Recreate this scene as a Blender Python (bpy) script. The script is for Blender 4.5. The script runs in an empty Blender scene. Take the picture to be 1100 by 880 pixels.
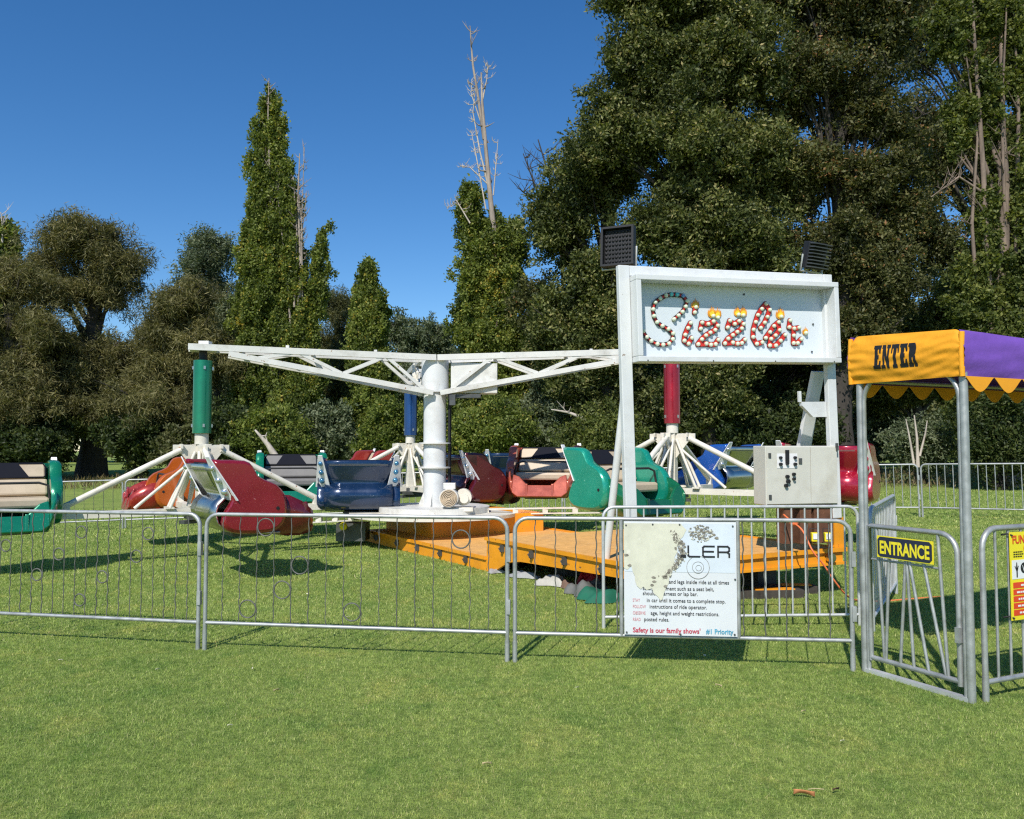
import bpy, math, random
import numpy as np
from mathutils import Vector, Matrix
random.seed(7)
RNG = np.random.default_rng(11)
SC = bpy.context.scene
COL = SC.collection
R = math.radians
PI = math.pi
V = Vector
F, CAMZ = 885.0, 1.63
PITCH = math.atan(43 / F)

# ------------------------------------------------------------------ survey helpers
def ray(px, py):
    dx, dy = (px - 550) / F, (440 - py) / F
    c, s = math.cos(PITCH), math.sin(PITCH)
    return V((dx, c - dy * s, s + dy * c))
def at(px, py, Y):
    d = ray(px, py); d = d * (Y / d.y)
    return V((d.x, d.y, d.z + CAMZ))
def gp(px, py, z=0.0):
    d = ray(px, py); k = (z - CAMZ) / d.z
    return V((d.x * k, d.y * k, z))
def sstep(a, b, x):
    t = np.clip((x - a) / (b - a), 0, 1); return t * t * (3 - 2 * t)
def ground_z(x, y):
    x = np.asarray(x, float); y = np.asarray(y, float)
    s = sstep(8, 14, y) * (1 - .6 * sstep(26, 60, y))
    xx = np.clip(x, -14, 14)
    far = 0.5 * sstep(22, 60, y)
    return s * .022 * (xx + 1.5) + far
def gz(x, y): return float(ground_z(x, y))

# ------------------------------------------------------------------ mesh builder
def frame_from(d, up=V((0, 0, 1))):
    d = d.normalized()
    if abs(d.dot(up)) > .98: up = V((0, 1, 0))
    s = d.cross(up).normalized(); u = s.cross(d).normalized()
    return d, s, u
class MB:
    def __init__(self): self.v = []; self.f = []; self.sm = []
    def add(self, vs, fs, smooth=False):
        o = len(self.v); self.v += [tuple(p) for p in vs]
        for f in fs: self.f.append([i + o for i in f]); self.sm.append(smooth)
        return self
    def box(self, c, s, M=None):
        x, y, z = s[0] / 2, s[1] / 2, s[2] / 2
        ps = [V((a, b, d)) for a in (-x, x) for b in (-y, y) for d in (-z, z)]
        if M is not None: ps = [M @ p for p in ps]
        c = V(c)
        return self.add([p + c for p in ps], [(0, 1, 3, 2), (4, 6, 7, 5), (0, 4, 5, 1), (2, 3, 7, 6), (0, 2, 6, 4), (1, 5, 7, 3)])
    def beam(self, p, q, w, h, up=V((0, 0, 1))):
        p, q = V(p), V(q); d, s, u = frame_from(q - p, V(up))
        vs = [e + s * (a * w / 2) + u * (b * h / 2) for e in (p, q) for a in (-1, 1) for b in (-1, 1)]
        return self.add(vs, [(0, 1, 3, 2), (4, 6, 7, 5), (0, 4, 5, 1), (2, 3, 7, 6), (0, 2, 6, 4), (1, 5, 7, 3)])
    def tube(self, pts, r, n=8, closed=False, cap=True):
        pts = [V(p) for p in pts]; m = len(pts)
        rs = list(r) if isinstance(r, (list, tuple)) else [r] * m
        vs = []; pu = None
        for i, p in enumerate(pts):
            a = pts[(i - 1) % m] if (closed or i > 0) else p
            b = pts[(i + 1) % m] if (closed or i < m - 1) else p
            d = (b - a).normalized()
            if pu is None: _, s, u = frame_from(d, V((.13, .21, .97)))
            else:
                s = d.cross(pu); s = s.normalized() if s.length > 1e-6 else frame_from(d)[1]
                u = s.cross(d).normalized()
            pu = u
            for k in range(n):
                t = 2 * PI * k / n
                vs.append(p + s * (math.cos(t) * rs[i]) + u * (math.sin(t) * rs[i]))
        fs = []
        for i in range(m if closed else m - 1):
            j = (i + 1) % m
            for k in range(n):
                l = (k + 1) % n
                fs.append((i * n + k, i * n + l, j * n + l, j * n + k))
        self.add(vs, fs, True)
        if cap and not closed:
            self.add(vs[:n], [list(range(n))[::-1]]); self.add(vs[(m - 1) * n:], [list(range(n))])
        return self
    def cyl(self, p, q, r, n=16, r2=None): return self.tube([p, q], [r, r if r2 is None else r2], n)
    def prism(self, poly, o, au, av, an, t):
        o, au, av, an = V(o), V(au), V(av), V(an); n = len(poly)
        vs = [o + au * p[0] + av * p[1] for p in poly] + [o + au * p[0] + av * p[1] + an * t for p in poly]
        fs = [list(range(n))[::-1], list(range(n, 2 * n))] + [(i, (i + 1) % n, n + (i + 1) % n, n + i) for i in range(n)]
        return self.add(vs, fs)
    def loft(self, rings, closed=True, caps=True, smooth=True):
        n = len(rings[0]); vs = [V(p) for r_ in rings for p in r_]; fs = []
        for i in range(len(rings) - 1):
            for k in range(n if closed else n - 1):
                l = (k + 1) % n
                fs.append((i * n + k, i * n + l, (i + 1) * n + l, (i + 1) * n + k))
        self.add(vs, fs, smooth)
        if caps:
            self.add(vs[:n], [list(range(n))[::-1]]); self.add(vs[(len(rings) - 1) * n:], [list(range(n))])
        return self
    def sphere(self, c, r, n=10, m=6, sc=(1, 1, 1)):
        c = V(c); rings = []
        for i in range(m + 1):
            t = PI * i / m; rr = max(math.sin(t), .02)
            rings.append([c + V((sc[0] * r * rr * math.cos(2 * PI * k / n), sc[1] * r * rr * math.sin(2 * PI * k / n), -sc[2] * r * math.cos(t))) for k in range(n)])
        return self.loft(rings)
    def grid(self, fn, nu, nv, smooth=True):
        vs = [fn(i / nu, j / nv) for j in range(nv + 1) for i in range(nu + 1)]
        fs = [(j * (nu + 1) + i, j * (nu + 1) + i + 1, (j + 1) * (nu + 1) + i + 1, (j + 1) * (nu + 1) + i) for j in range(nv) for i in range(nu)]
        return self.add(vs, fs, smooth)
    def build(self, name, mat, parent=None, bevel=0, solid=0, local=True):
        me = bpy.data.meshes.new(name)
        vs = self.v
        if parent is not None and not local:
            inv = parent.matrix_basis.inverted(); vs = [tuple(inv @ V(p)) for p in vs]
        me.from_pydata(vs, [], self.f); me.materials.append(mat)
        me.polygons.foreach_set('use_smooth', self.sm); me.update()
        o = bpy.data.objects.new(name, me); COL.objects.link(o)
        if parent is not None: o.parent = parent
        if solid:
            m = o.modifiers.new('s', 'SOLIDIFY'); m.thickness = solid; m.offset = 0
        if bevel:
            m = o.modifiers.new('b', 'BEVEL'); m.width = bevel; m.segments = 2; m.limit_method = 'ANGLE'; m.angle_limit = R(40)
        return o
def tag(o, label=None, cat=None, group=None, kind=None):
    if label: o['label'] = label
    if cat: o['category'] = cat
    if group: o['group'] = group
    if kind: o['kind'] = kind
    return o
def thing(name, label, cat, loc=(0, 0, 0), group=None, rz=0, M=None):
    o = bpy.data.objects.new(name, None); COL.objects.link(o)
    o.empty_display_size = .2
    if M is not None: o.matrix_basis = M
    else: o.location = loc; o.rotation_euler = (0, 0, rz)
    bpy.context.view_layer.update() if False else None
    return tag(o, label, cat, group)
def copy_tree(o, parent=None):
    c = o.copy(); COL.objects.link(c); c.parent = parent
    for ch in [x for x in bpy.data.objects if x.parent == o]: copy_tree(ch, c)
    return c
def np_mesh(name, verts, nper, mat, tint=None, parent=None):
    n = len(verts) // nper
    me = bpy.data.meshes.new(name)
    me.vertices.add(len(verts)); me.vertices.foreach_set('co', np.ascontiguousarray(verts, dtype=np.float32).ravel())
    me.loops.add(n * nper); me.loops.foreach_set('vertex_index', np.arange(n * nper, dtype=np.int32))
    me.polygons.add(n); me.polygons.foreach_set('loop_start', np.arange(0, n * nper, nper, dtype=np.int32))
    me.update(calc_edges=True)
    if tint is not None:
        a = me.attributes.new('tint', 'FLOAT', 'POINT'); a.data.foreach_set('value', np.repeat(tint, nper).astype(np.float32))
    me.materials.append(mat)
    o = bpy.data.objects.new(name, me); COL.objects.link(o)
    if parent is not None: o.parent = parent
    return o

# ------------------------------------------------------------------ materials
def nt_new(name):
    m = bpy.data.materials.new(name); m.use_nodes = True
    return m, m.node_tree, m.node_tree.nodes['Principled BSDF']
def noise(nt, scale, detail=4, rough=.6, vec=None, dist=0):
    n = nt.nodes.new('ShaderNodeTexNoise'); n.inputs['Scale'].default_value = scale
    n.inputs['Detail'].default_value = detail; n.inputs['Roughness'].default_value = rough; n.inputs['Distortion'].default_value = dist
    if vec: nt.links.new(vec, n.inputs['Vector'])
    return n
def ramp(nt, fac, stops):
    r = nt.nodes.new('ShaderNodeValToRGB'); e = r.color_ramp.elements
    while len(e) < len(stops): e.new(.5)
    for i, (p, c) in enumerate(stops):
        e[i].position = p; e[i].color = (*c, 1) if len(c) == 3 else c
    nt.links.new(fac, r.inputs['Fac']); return r
def mix(nt, fac, a, b, mode='MIX'):
    m = nt.nodes.new('ShaderNodeMix'); m.data_type = 'RGBA'; m.blend_type = mode
    for k, x in ((0, fac), (6, a), (7, b)):
        if hasattr(x, 'node'): nt.links.new(x, m.inputs[k])
        elif isinstance(x, (int, float)): m.inputs[k].default_value = x
        else: m.inputs[k].default_value = (*x, 1)
    return m.outputs[2]
def pmat(name, col, rough=.5, metal=0, var=.15, scale=6, bump=0, bscale=60, coat=0, chips=None, chip_amt=.66, flake=0, dirt=None, spec=.5, stretch=None):
    m, nt, b = nt_new(name); L = nt.links
    tc = nt.nodes.new('ShaderNodeTexCoord'); vec = tc.outputs['Object']
    if stretch:
        mp = nt.nodes.new('ShaderNodeMapping'); mp.inputs['Scale'].default_value = stretch; L.new(vec, mp.inputs['Vector']); vec = mp.outputs['Vector']
    n = noise(nt, scale, 5, .6, vec)
    lo = tuple(c * (1 - var) for c in col); hi = tuple(min(1, c * (1 + var)) for c in col)
    c = ramp(nt, n.outputs['Fac'], [(.3, lo), (.7, hi)]).outputs['Color']
    if dirt:
        n2 = noise(nt, 2.3, 8, .7, vec); f = ramp(nt, n2.outputs['Fac'], [(.5, (0, 0, 0)), (.72, (.7, .7, .7))]).outputs['Color']
        c = mix(nt, f, c, dirt)
    if chips:
        n3 = noise(nt, 14, 6, .65, tc.outputs['Object']); f = ramp(nt, n3.outputs['Fac'], [(chip_amt, (0, 0, 0)), (chip_amt + .02, (1, 1, 1))]).outputs['Color']
        c = mix(nt, f, c, chips)
    if flake:
        n4 = noise(nt, 75, 1, .5, tc.outputs['Object']); f = ramp(nt, n4.outputs['Fac'], [(.66, (0, 0, 0)), (.74, (flake, flake, flake))]).outputs['Color']
        c = mix(nt, f, c, tuple(min(1, x * 1.8 + .15) for x in col))
    L.new(c, b.inputs['Base Color'])
    rr = ramp(nt, n.outputs['Fac'], [(.3, (max(.03, rough - .1),) * 3), (.7, (min(1, rough + .12),) * 3)])
    L.new(rr.outputs['Color'], b.inputs['Roughness'])
    b.inputs['Metallic'].default_value = metal; b.inputs['Coat Weight'].default_value = coat; b.inputs['Coat Roughness'].default_value = .12
    b.inputs['Specular IOR Level'].default_value = spec
    if bump:
        nb = noise(nt, bscale, 4, .6, tc.outputs['Object']); bp = nt.nodes.new('ShaderNodeBump'); bp.inputs['Strength'].default_value = bump; bp.inputs['Distance'].default_value = .02
        L.new(nb.outputs['Fac'], bp.inputs['Height']); L.new(bp.outputs['Normal'], b.inputs['Normal'])
    return m
def lawn_patches(nt, c, P):
    a = noise(nt, 1.7, 6, .7, P, .6); fa = ramp(nt, a.outputs['Fac'], [(.52, (0, 0, 0)), (.70, (.75, .75, .75))]).outputs['Color']
    c = mix(nt, fa, c, mix(nt, 1.0, c, (1.45, 1.18, 1.25), 'MULTIPLY'))
    d = noise(nt, 2.3, 6, .7, P, .4); fd = ramp(nt, d.outputs['Fac'], [(.52, (0, 0, 0)), (.68, (.8, .8, .8))]).outputs['Color']
    c = mix(nt, fd, c, mix(nt, 1.0, c, (.58, .74, .62), 'MULTIPLY'))
    e = noise(nt, 14, 4, .7, P); fe = ramp(nt, e.outputs['Fac'], [(.35, (.72, .75, .7)), (.65, (1.25, 1.2, 1.2))]).outputs['Color']
    return mix(nt, 1.0, c, fe, 'MULTIPLY')
def leafmat(name, stops, trans=.35, rough=.55, patch=None):
    # patch: (scale, multiply colour, dry colour)
    m, nt, b = nt_new(name); L = nt.links
    a = nt.nodes.new('ShaderNodeAttribute'); a.attribute_name = 'tint'
    c = ramp(nt, a.outputs['Fac'], stops).outputs['Color']
    if patch:
        g = nt.nodes.new('ShaderNodeNewGeometry')
        n = noise(nt, patch[0], 5, .6, g.outputs['Position']); f = ramp(nt, n.outputs['Fac'], [(.35, (0, 0, 0)), (.65, (1, 1, 1))]).outputs['Color']
        c = mix(nt, f, c, mix(nt, 1.0, c, patch[1], 'MULTIPLY')); c = lawn_patches(nt, c, g.outputs['Position'])
    L.new(c, b.inputs['Base Color']); b.inputs['Roughness'].default_value = rough; b.inputs['Specular IOR Level'].default_value = .3
    t = nt.nodes.new('ShaderNodeBsdfTranslucent'); L.new(mix(nt, 1.0, c, (1.25, 1.3, .55), 'MULTIPLY'), t.inputs['Color'])
    ms = nt.nodes.new('ShaderNodeMixShader'); ms.inputs[0].default_value = trans
    L.new(b.outputs[0], ms.inputs[1]); L.new(t.outputs[0], ms.inputs[2])
    L.new(ms.outputs[0], nt.nodes['Material Output'].inputs['Surface'])
    return m

M = {}
M['white'] = pmat('white_paint', (.70, .69, .645), .42, 0, .06, 3, chips=(.30, .18, .10), chip_amt=.655, dirt=(.36, .33, .27))
M['cream'] = pmat('cream_paint', (.74, .70, .60), .45, 0, .08, 4, chips=(.33, .15, .07), chip_amt=.65, dirt=(.45, .37, .27))
M['signwhite'] = pmat('sign_white_paint', (.70, .71, .70), .38, 0, .04, 2, chips=(.33, .26, .2), chip_amt=.69, dirt=(.54, .53, .49))
M['signblue'] = pmat('sign_panel_paint', (.67, .72, .75), .35, 0, .03, 2)
M['galv'] = pmat('galvanised_steel', (.44, .45, .44), .48, .55, .22, 9, dirt=(.30, .30, .29))
M['galvl'] = pmat('pale_galvanised_steel', (.62, .63, .62), .5, .45, .12, 9, dirt=(.42, .42, .40))
M['wire'] = pmat('twisted_wire', (.13, .13, .115), .6, .2, .35, 30)
M['orange'] = pmat('orange_trailer_paint', (.85, .33, .015), .42, 0, .10, 3, chips=(.16, .08, .04), chip_amt=.645, dirt=(.50, .21, .05))
M['deck'] = pmat('worn_deck_paint', (.74, .39, .11), .75, 0, .15, 9, bump=.2, dirt=(.60, .34, .14))
M['rust'] = pmat('rusty_brown_steel', (.15, .065, .035), .7, .1, .35, 7, bump=.2)
M['black'] = pmat('black_plastic', (.010, .010, .012), .6, 0, .2, 5)
M['blackm'] = pmat('black_rubber', (.025, .025, .025), .7, 0, .2, 5)
M['dgrey'] = pmat('dark_grey_steel', (.09, .095, .095), .5, .4, .3, 5)
M['chrome'] = pmat('polished_metal', (.50, .49, .45), .22, 1, .05, 3)
M['bolt'] = pmat('zinc_bolt', (.6, .6, .58), .3, .9, .1, 8)
M['beigebox'] = pmat('beige_cabinet_paint', (.61, .60, .53), .45, 0, .05, 3, dirt=(.46, .43, .35))
M['vinyl'] = pmat('beige_vinyl', (.55, .44, .31), .5, 0, .08, 4, dirt=(.40, .30, .20))
M['greyvinyl'] = pmat('grey_vinyl', (.20, .19, .18), .5, 0, .1, 4)
M['blackvinyl'] = pmat('black_vinyl', (.012, .013, .02), .85, 0, .1, 4, spec=.15)
M['awnO'] = pmat('orange_canvas', (.86, .36, .012), .75, 0, .06, 5, bump=.25, bscale=14)
M['awnP'] = pmat('purple_canvas', (.17, .07, .40), .7, 0, .07, 5, bump=.25, bscale=14)
M['ink'] = pmat('black_ink', (.012, .012, .014), .6, 0, .1, 5)
M['greyink'] = pmat('grey_ink', (.10, .10, .11), .6, 0, .2, 40)
M['redink'] = pmat('red_ink', (.50, .05, .09), .6, 0, .2, 20)
M['pinkink'] = pmat('faded_red_ink', (.62, .22, .24), .6, 0, .2, 20)
M['blueink'] = pmat('blue_ink', (.05, .30, .45), .6, 0, .2, 20)
M['board'] = pmat('board_white', (.66, .68, .70), .4, 0, .03, 3)
M['boardtop'] = pmat('board_pale_blue', (.62, .68, .74), .4, 0, .06, 4)
M['peel'] = pmat('peeled_cream_backing', (.62, .61, .49), .65, 0, .10, 9, chips=(.70, .68, .58), chip_amt=.64)
M['peelgrey'] = pmat('torn_grey_paper', (.23, .21, .17), .8, 0, .5, 45)
M['yellow'] = pmat('sign_yellow', (.86, .72, .03), .4, 0, .04, 4)
M['navy'] = pmat('sign_navy', (.02, .025, .05), .4, 0, .1, 4)
M['sred'] = pmat('sign_red', (.72, .06, .02), .4, 0, .05, 4)
M['swhite'] = pmat('sign_white', (.8, .8, .8), .4, 0, .03, 4)
M['letred'] = pmat('letter_red', (.62, .03, .02), .4, 0, .08, 6)
M['letdark'] = pmat('letter_edge_dark', (.06, .02, .02), .5, 0, .1, 6)
M['flame'] = pmat('flame_orange', (.85, .30, .02), .45, 0, .35, 22)
M['flamey'] = pmat('flame_yellow', (.88, .62, .04), .45, 0, .2, 22)
M['bulb'] = pmat('frosted_bulb', (.70, .76, .56), .15, 0, .06, 30, coat=.6)
M['bulbc'] = pmat('cyan_bulb', (.10, .55, .62), .15, 0, .06, 30, coat=.6)
M['bulbb'] = pmat('blue_bulb', (.12, .30, .62), .15, 0, .06, 30, coat=.6)
M['cordm'] = pmat('orange_cord', (.85, .20, .07), .5, 0, .05, 4)
def paint(name, c, rough=.22, flake=.5, metal=.25): return pmat(name, c, rough, metal, .10, 3, coat=.7, flake=flake, chips=tuple(min(1, x * 1.5 + .25) for x in c), chip_amt=.69)
M['pgreen'] = paint('metallic_green', (.005, .20, .10))
M['pteal'] = paint('glitter_teal', (.01, .30, .20), .25, .9)
M['pdgreen'] = paint('deep_green', (.008, .15, .055))
M['porange'] = paint('metallic_orange', (.55, .12, .015))
M['pred'] = paint('metallic_red', (.28, .012, .025))
M['pdred'] = paint('dark_red', (.18, .012, .018))
M['pglred'] = paint('glitter_red', (.36, .03, .02), .3, .9)
M['pblue'] = paint('midnight_blue', (.006, .026, .075))
M['pbright'] = paint('bright_blue', (.015, .10, .42))
M['prust'] = paint('copper_red', (.48, .10, .05))
M['pmaroon'] = paint('maroon', (.10, .008, .014))
M['pcrim'] = paint('crimson', (.36, .008, .03))
M['cylg'] = paint('cylinder_green', (.006, .24, .125), .38, .1, .75)
M['cylr'] = paint('cylinder_red', (.46, .010, .03), .36, .3, .7)
M['cylb'] = paint('cylinder_blue', (.012, .08, .27), .36, .1, .75)
M['bark'] = pmat('grey_brown_bark', (.13, .10, .075), .9, 0, .4, 3, bump=.8, bscale=8, stretch=(3, 3, .5))
M['barkd'] = pmat('dark_bark', (.05, .042, .035), .9, 0, .4, 3, bump=.8, bscale=8, stretch=(3, 3, .5))
M['bark2'] = pmat('mottled_poplar_bark', (.18, .135, .105), .9, 0, .5, 2, bump=.6, bscale=10, stretch=(3, 3, .6))
M['bark3'] = pmat('grey_dead_bark', (.30, .25, .21), .9, 0, .45, 2, bump=.5, bscale=10, stretch=(3, 3, .5))
M['barkp'] = pmat('pale_dead_wood', (.46, .40, .34), .85, 0, .3, 2, bump=.5, bscale=10, stretch=(3, 3, .5))
M['barkr'] = pmat('pinkish_bark', (.30, .20, .15), .85, 0, .45, 2, bump=.5, bscale=10, stretch=(3, 3, .5))
M['lf_cas'] = leafmat('olive_needles', [(0, (.045, .046, .016)), (.5, (.15, .142, .052)), (1, (.30, .26, .105))], .3)
M['lf_cas2'] = leafmat('olive_green_needles', [(0, (.04, .046, .016)), (.5, (.115, .122, .042)), (1, (.21, .20, .08))], .3)
M['lf_pop'] = leafmat('poplar_leaves', [(0, (.035, .055, .012)), (.5, (.15, .19, .038)), (.9, (.31, .35, .08)), (1, (.50, .38, .07))], .4)
M['lf_ash'] = leafmat('ash_leaves', [(0, (.018, .028, .009)), (.5, (.088, .108, .028)), (.84, (.23, .24, .075)), (1, (.38, .32, .13))], .3)
M['lf_ash2'] = leafmat('brownish_ash_leaves', [(0, (.026, .032, .012)), (.5, (.09, .10, .032)), (.88, (.19, .18, .065)), (1, (.34, .17, .07))], .3)
M['lf_euc'] = leafmat('grey_green_leaves', [(0, (.045, .06, .03)), (.5, (.13, .165, .085)), (1, (.26, .28, .16))], .3)
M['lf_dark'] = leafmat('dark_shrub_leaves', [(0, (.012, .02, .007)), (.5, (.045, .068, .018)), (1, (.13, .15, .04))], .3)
M['lf_lime'] = leafmat('light_green_leaves', [(0, (.03, .045, .01)), (.5, (.12, .15, .038)), (1, (.27, .28, .07))], .4)
M['lf_dry'] = leafmat('dry_grass_blades', [(0, (.12, .09, .04)), (1, (.36, .28, .15))], .3)
M['grass'] = leafmat('grass_blades', [(0, (.13, .21, .045)), (.5, (.455, .565, .145)), (.88, (.68, .72, .28)), (1, (.75, .66, .36))], .45, .5, patch=(.55, (.82, .88, .82)))
def lawn_mat():
    m, nt, b = nt_new('lawn'); L = nt.links
    g = nt.nodes.new('ShaderNodeNewGeometry'); P = g.outputs['Position']
    n1 = noise(nt, 38, 6, .75, P); c = ramp(nt, n1.outputs['Fac'], [(.30, (.13, .19, .04)), (.5, (.27, .35, .085)), (.68, (.40, .45, .145))]).outputs['Color']
    n2 = noise(nt, .55, 5, .6, P); f = ramp(nt, n2.outputs['Fac'], [(.35, (0, 0, 0)), (.65, (1, 1, 1))]).outputs['Color']
    c = mix(nt, f, c, mix(nt, 1.0, c, (.78, .84, .80), 'MULTIPLY'))
    c = lawn_patches(nt, c, P)
    n3 = noise(nt, 3.5, 8, .75, P); f3 = ramp(nt, n3.outputs['Fac'], [(.60, (0, 0, 0)), (.78, (.55, .55, .55))]).outputs['Color']
    c = mix(nt, f3, c, (.34, .33, .13))
    L.new(c, b.inputs['Base Color']); b.inputs['Roughness'].default_value = .9; b.inputs['Specular IOR Level'].default_value = .15
    n4 = noise(nt, 55, 5, .7, P); bp = nt.nodes.new('ShaderNodeBump'); bp.inputs['Strength'].default_value = .9; bp.inputs['Distance'].default_value = .03
    L.new(n4.outputs['Fac'], bp.inputs['Height']); L.new(bp.outputs['Normal'], b.inputs['Normal'])
    return m

# ------------------------------------------------------------------ lawn
xs = np.concatenate([np.linspace(-400, -30, 12)[:-1], np.linspace(-30, 30, 61), np.linspace(30, 400, 12)[1:]])
ys = np.concatenate([np.linspace(-60, 0, 7)[:-1], np.linspace(0, 70, 71), np.linspace(70, 600, 14)[1:]])
mb = MB(); nx, ny = len(xs), len(ys)
mb.add([(x, y, gz(x, y)) for y in ys for x in xs], [(j * nx + i, j * nx + i + 1, (j + 1) * nx + i + 1, (j + 1) * nx + i) for j in range(ny - 1) for i in range(nx - 1)], True)
tag(mb.build('lawn', lawn_mat()), kind='structure')

def blades(y0, y1, dens, h0, h1, w):
    hw = lambda y: .72 * y + .5
    n = int(dens * (y1 - y0) * (hw(y0) + hw(y1)))
    y = y0 + (y1 - y0) * RNG.random(n); x = (RNG.random(n) * 2 - 1) * hw(y1)
    k = np.abs(x) < hw(y); x, y = x[k], y[k]; n = len(x)
    a = RNG.random(n) * 2 * PI; h = h0 + (h1 - h0) * RNG.random(n); lean = h * (.25 + .9 * RNG.random(n)); la = RNG.random(n) * 2 * PI
    z = ground_z(x, y); ww = w * (.6 + .8 * RNG.random(n))
    vs = np.empty((n, 3, 3))
    vs[:, 0] = np.stack([x - np.cos(a) * ww / 2, y - np.sin(a) * ww / 2, z - .004], 1)
    vs[:, 1] = np.stack([x + np.cos(a) * ww / 2, y + np.sin(a) * ww / 2, z - .004], 1)
    vs[:, 2] = np.stack([x + np.cos(la) * lean, y + np.sin(la) * lean, z + h], 1)
    return vs.reshape(-1, 3), np.clip(RNG.normal(.5, .28, n), 0, 1)
bl = [blades(2.9, 4.6, 24000, .008, .018, .003), blades(4.6, 7, 12000, .009, .021, .0042), blades(7, 10.5, 4500, .011, .027, .007), blades(10.5, 16, 1200, .014, .034, .014), blades(16, 26, 350, .018, .045, .024)]
tag(np_mesh('grass', np.concatenate([b[0] for b in bl]), 3, M['grass'], np.concatenate([b[1] for b in bl])), 'short mown green grass covering the showground lawn', 'grass', kind='stuff')

# ------------------------------------------------------------------ text
def text_faces(s, size=1.0, offset=0.0, sx=1.0, spacing=1.0, align='LEFT'):
    cu = bpy.data.curves.new('t', 'FONT'); cu.body = s; cu.size = size; cu.offset = offset; cu.align_x = align; cu.space_character = spacing
    cu.resolution_u = 3
    ob = bpy.data.objects.new('t', cu); me = bpy.data.meshes.new_from_object(ob)
    vs = [(v.co.x * sx, v.co.y) for v in me.vertices]; fs = [list(p.vertices) for p in me.polygons]
    bpy.data.objects.remove(ob); bpy.data.curves.remove(cu); bpy.data.meshes.remove(me)
    return vs, fs
def put_text(mb, s, o, au, av, size, **k):
    vs, fs = text_faces(s, size, **k); o, au, av = V(o), V(au), V(av)
    mb.add([o + au * a + av * b for a, b in vs], fs)
    return max([a for a, b in vs] + [0])

# ------------------------------------------------------------------ crowd barriers
def make_barrier(name, label, cat, p, q, mat, group, pitch=.15, hw=1.10, zb=.22, rr=.017, wire=False, rings=(), barmat=None, barr=.007, top_r=.10, skip=None, foot=True):
    p, q = V((p[0], p[1], 0)), V((q[0], q[1], 0)); d = q - p; L_ = d.length
    zg = gz(p.x, p.y); zq = gz(q.x, q.y)
    root = thing(name, label, cat, (p.x, p.y, zg), group, math.atan2(d.y, d.x))
    root.rotation_euler.y = -math.atan2(zq - zg, L_)
    x0, x1 = .03, L_ - .03
    def arc(cx, cz, a0, a1): return [(cx + top_r * math.cos(R(a)), 0, cz + top_r * math.sin(R(a))) for a in np.linspace(a0, a1, 6)]
    fr = MB().tube([(x0, 0, -.02)] + [(x0, 0, .5)] + arc(x0 + top_r, hw - top_r, 180, 90) + arc(x1 - top_r, hw - top_r, 90, 0) + [(x1, 0, .5), (x1, 0, -.02)], rr, 8)
    fr.build('frame', mat, root)
    MB().tube([(x0, 0, zb), (x1, 0, zb)], rr * .9, 8).build('bottom_rail', mat, root)
    n = round((x1 - x0) / pitch); st = (x1 - x0) / n
    b = MB()
    for i in range(1, n):
        x = x0 + i * st
        if skip and skip[0] < x < skip[1]:
            if b.v: b.build('bar_infill', M['wire'] if wire else (barmat or mat), root); b = MB()
            continue
        if wire:
            pts = [(x + .004 * math.sin(k * 1.9 + i), .004 * math.cos(k * 1.9), zb + (hw - zb) * k / 24) for k in range(25)]
            b.tube(pts, barr, 4, cap=False)
        else:
            b.tube([(x, 0, zb), (x, 0, hw)], barr, 6, cap=False)
    b.build('bar_infill', M['wire'] if wire else (barmat or mat), root)
    for (i, z) in rings:
        cx = x0 + (i + .5) * st
        MB().tube([(cx + st * .48 * math.cos(t), 0, z + st * .48 * math.sin(t)) for t in np.linspace(0, 2 * PI, 20)[:-1]], .006, 5, closed=True).build('ring', M['wire'], root)
    if foot:
        for x in (x0, x1): MB().tube([(x, 0, .0), (x, 0, .16)], rr * 1.12, 8).build('foot', mat, root)
    for z in (.42, .82): MB().box((x1 + .012, -.01, z), (.03, .035, .11)).build('coupling', mat, root)
    return root
GB = 'crowd barriers along the front of the ride'
P_1, P0, P1, P2 = V((-4.98, 7.3, 0)), gp(216, 698), gp(549, 711), gp(921, 721)
make_barrier('crowd_barrier', 'leftmost front crowd barrier with closely spaced twisted wires and rings', 'barrier', P_1, P0, M['galv'], GB, pitch=.108, wire=True, barr=.0045,
             rings=[(12, .93), (17, .74), (10, .74), (8, .56), (14, .56), (12, .36), (18, .93), (5, .8), (4, .45), (2, .6)])
make_barrier('crowd_barrier', 'front crowd barrier of widely spaced twisted wires left of the white rules board', 'barrier', P0, P1, M['galv'], GB, pitch=.149, wire=True, barr=.0045,
             rings=[(5, .70), (4, .50), (2, .34), (14, .93), (8, .34), (3, 1.0)])
bC = make_barrier('crowd_barrier', 'front crowd barrier that carries the white safety rules board', 'barrier', P1, P2, M['galv'], GB, pitch=.155, wire=True, barr=.005, skip=(.85, 1.70))
# uprights either side of the board belong to that barrier
Lc = (P2 - P1).length
for fx in (.845, 1.715): MB().tube([(fx, 0, .22), (fx, 0, 1.09)], .017, 8).build('upright', M['galv'], bC)
I0, I1 = gp(645, 675), gp(927, 672)
make_barrier('crowd_barrier', 'pale barred crowd barrier standing behind the rules board near the trailer', 'barrier', I0, I1, M['galvl'], 'inner barred barriers', pitch=.127, barr=.0085, zb=.10, rr=.016)
make_barrier('crowd_barrier', 'barred crowd barrier seen almost end on, just behind the entrance gate', 'barrier', (3.22, 7.45), (4.32, 9.35), M['galvl'], 'inner barred barriers', pitch=.14, barr=.007, zb=.12, rr=.02)
GL, GR = gp(930, 721), gp(1044, 755)
gd = (GR - GL).normalized(); gperp = V((-gd.y, gd.x, 0))          # gperp points away to the right
D0 = gp(1056, 754)
D1 = D0 + gperp * 2.3
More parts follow.
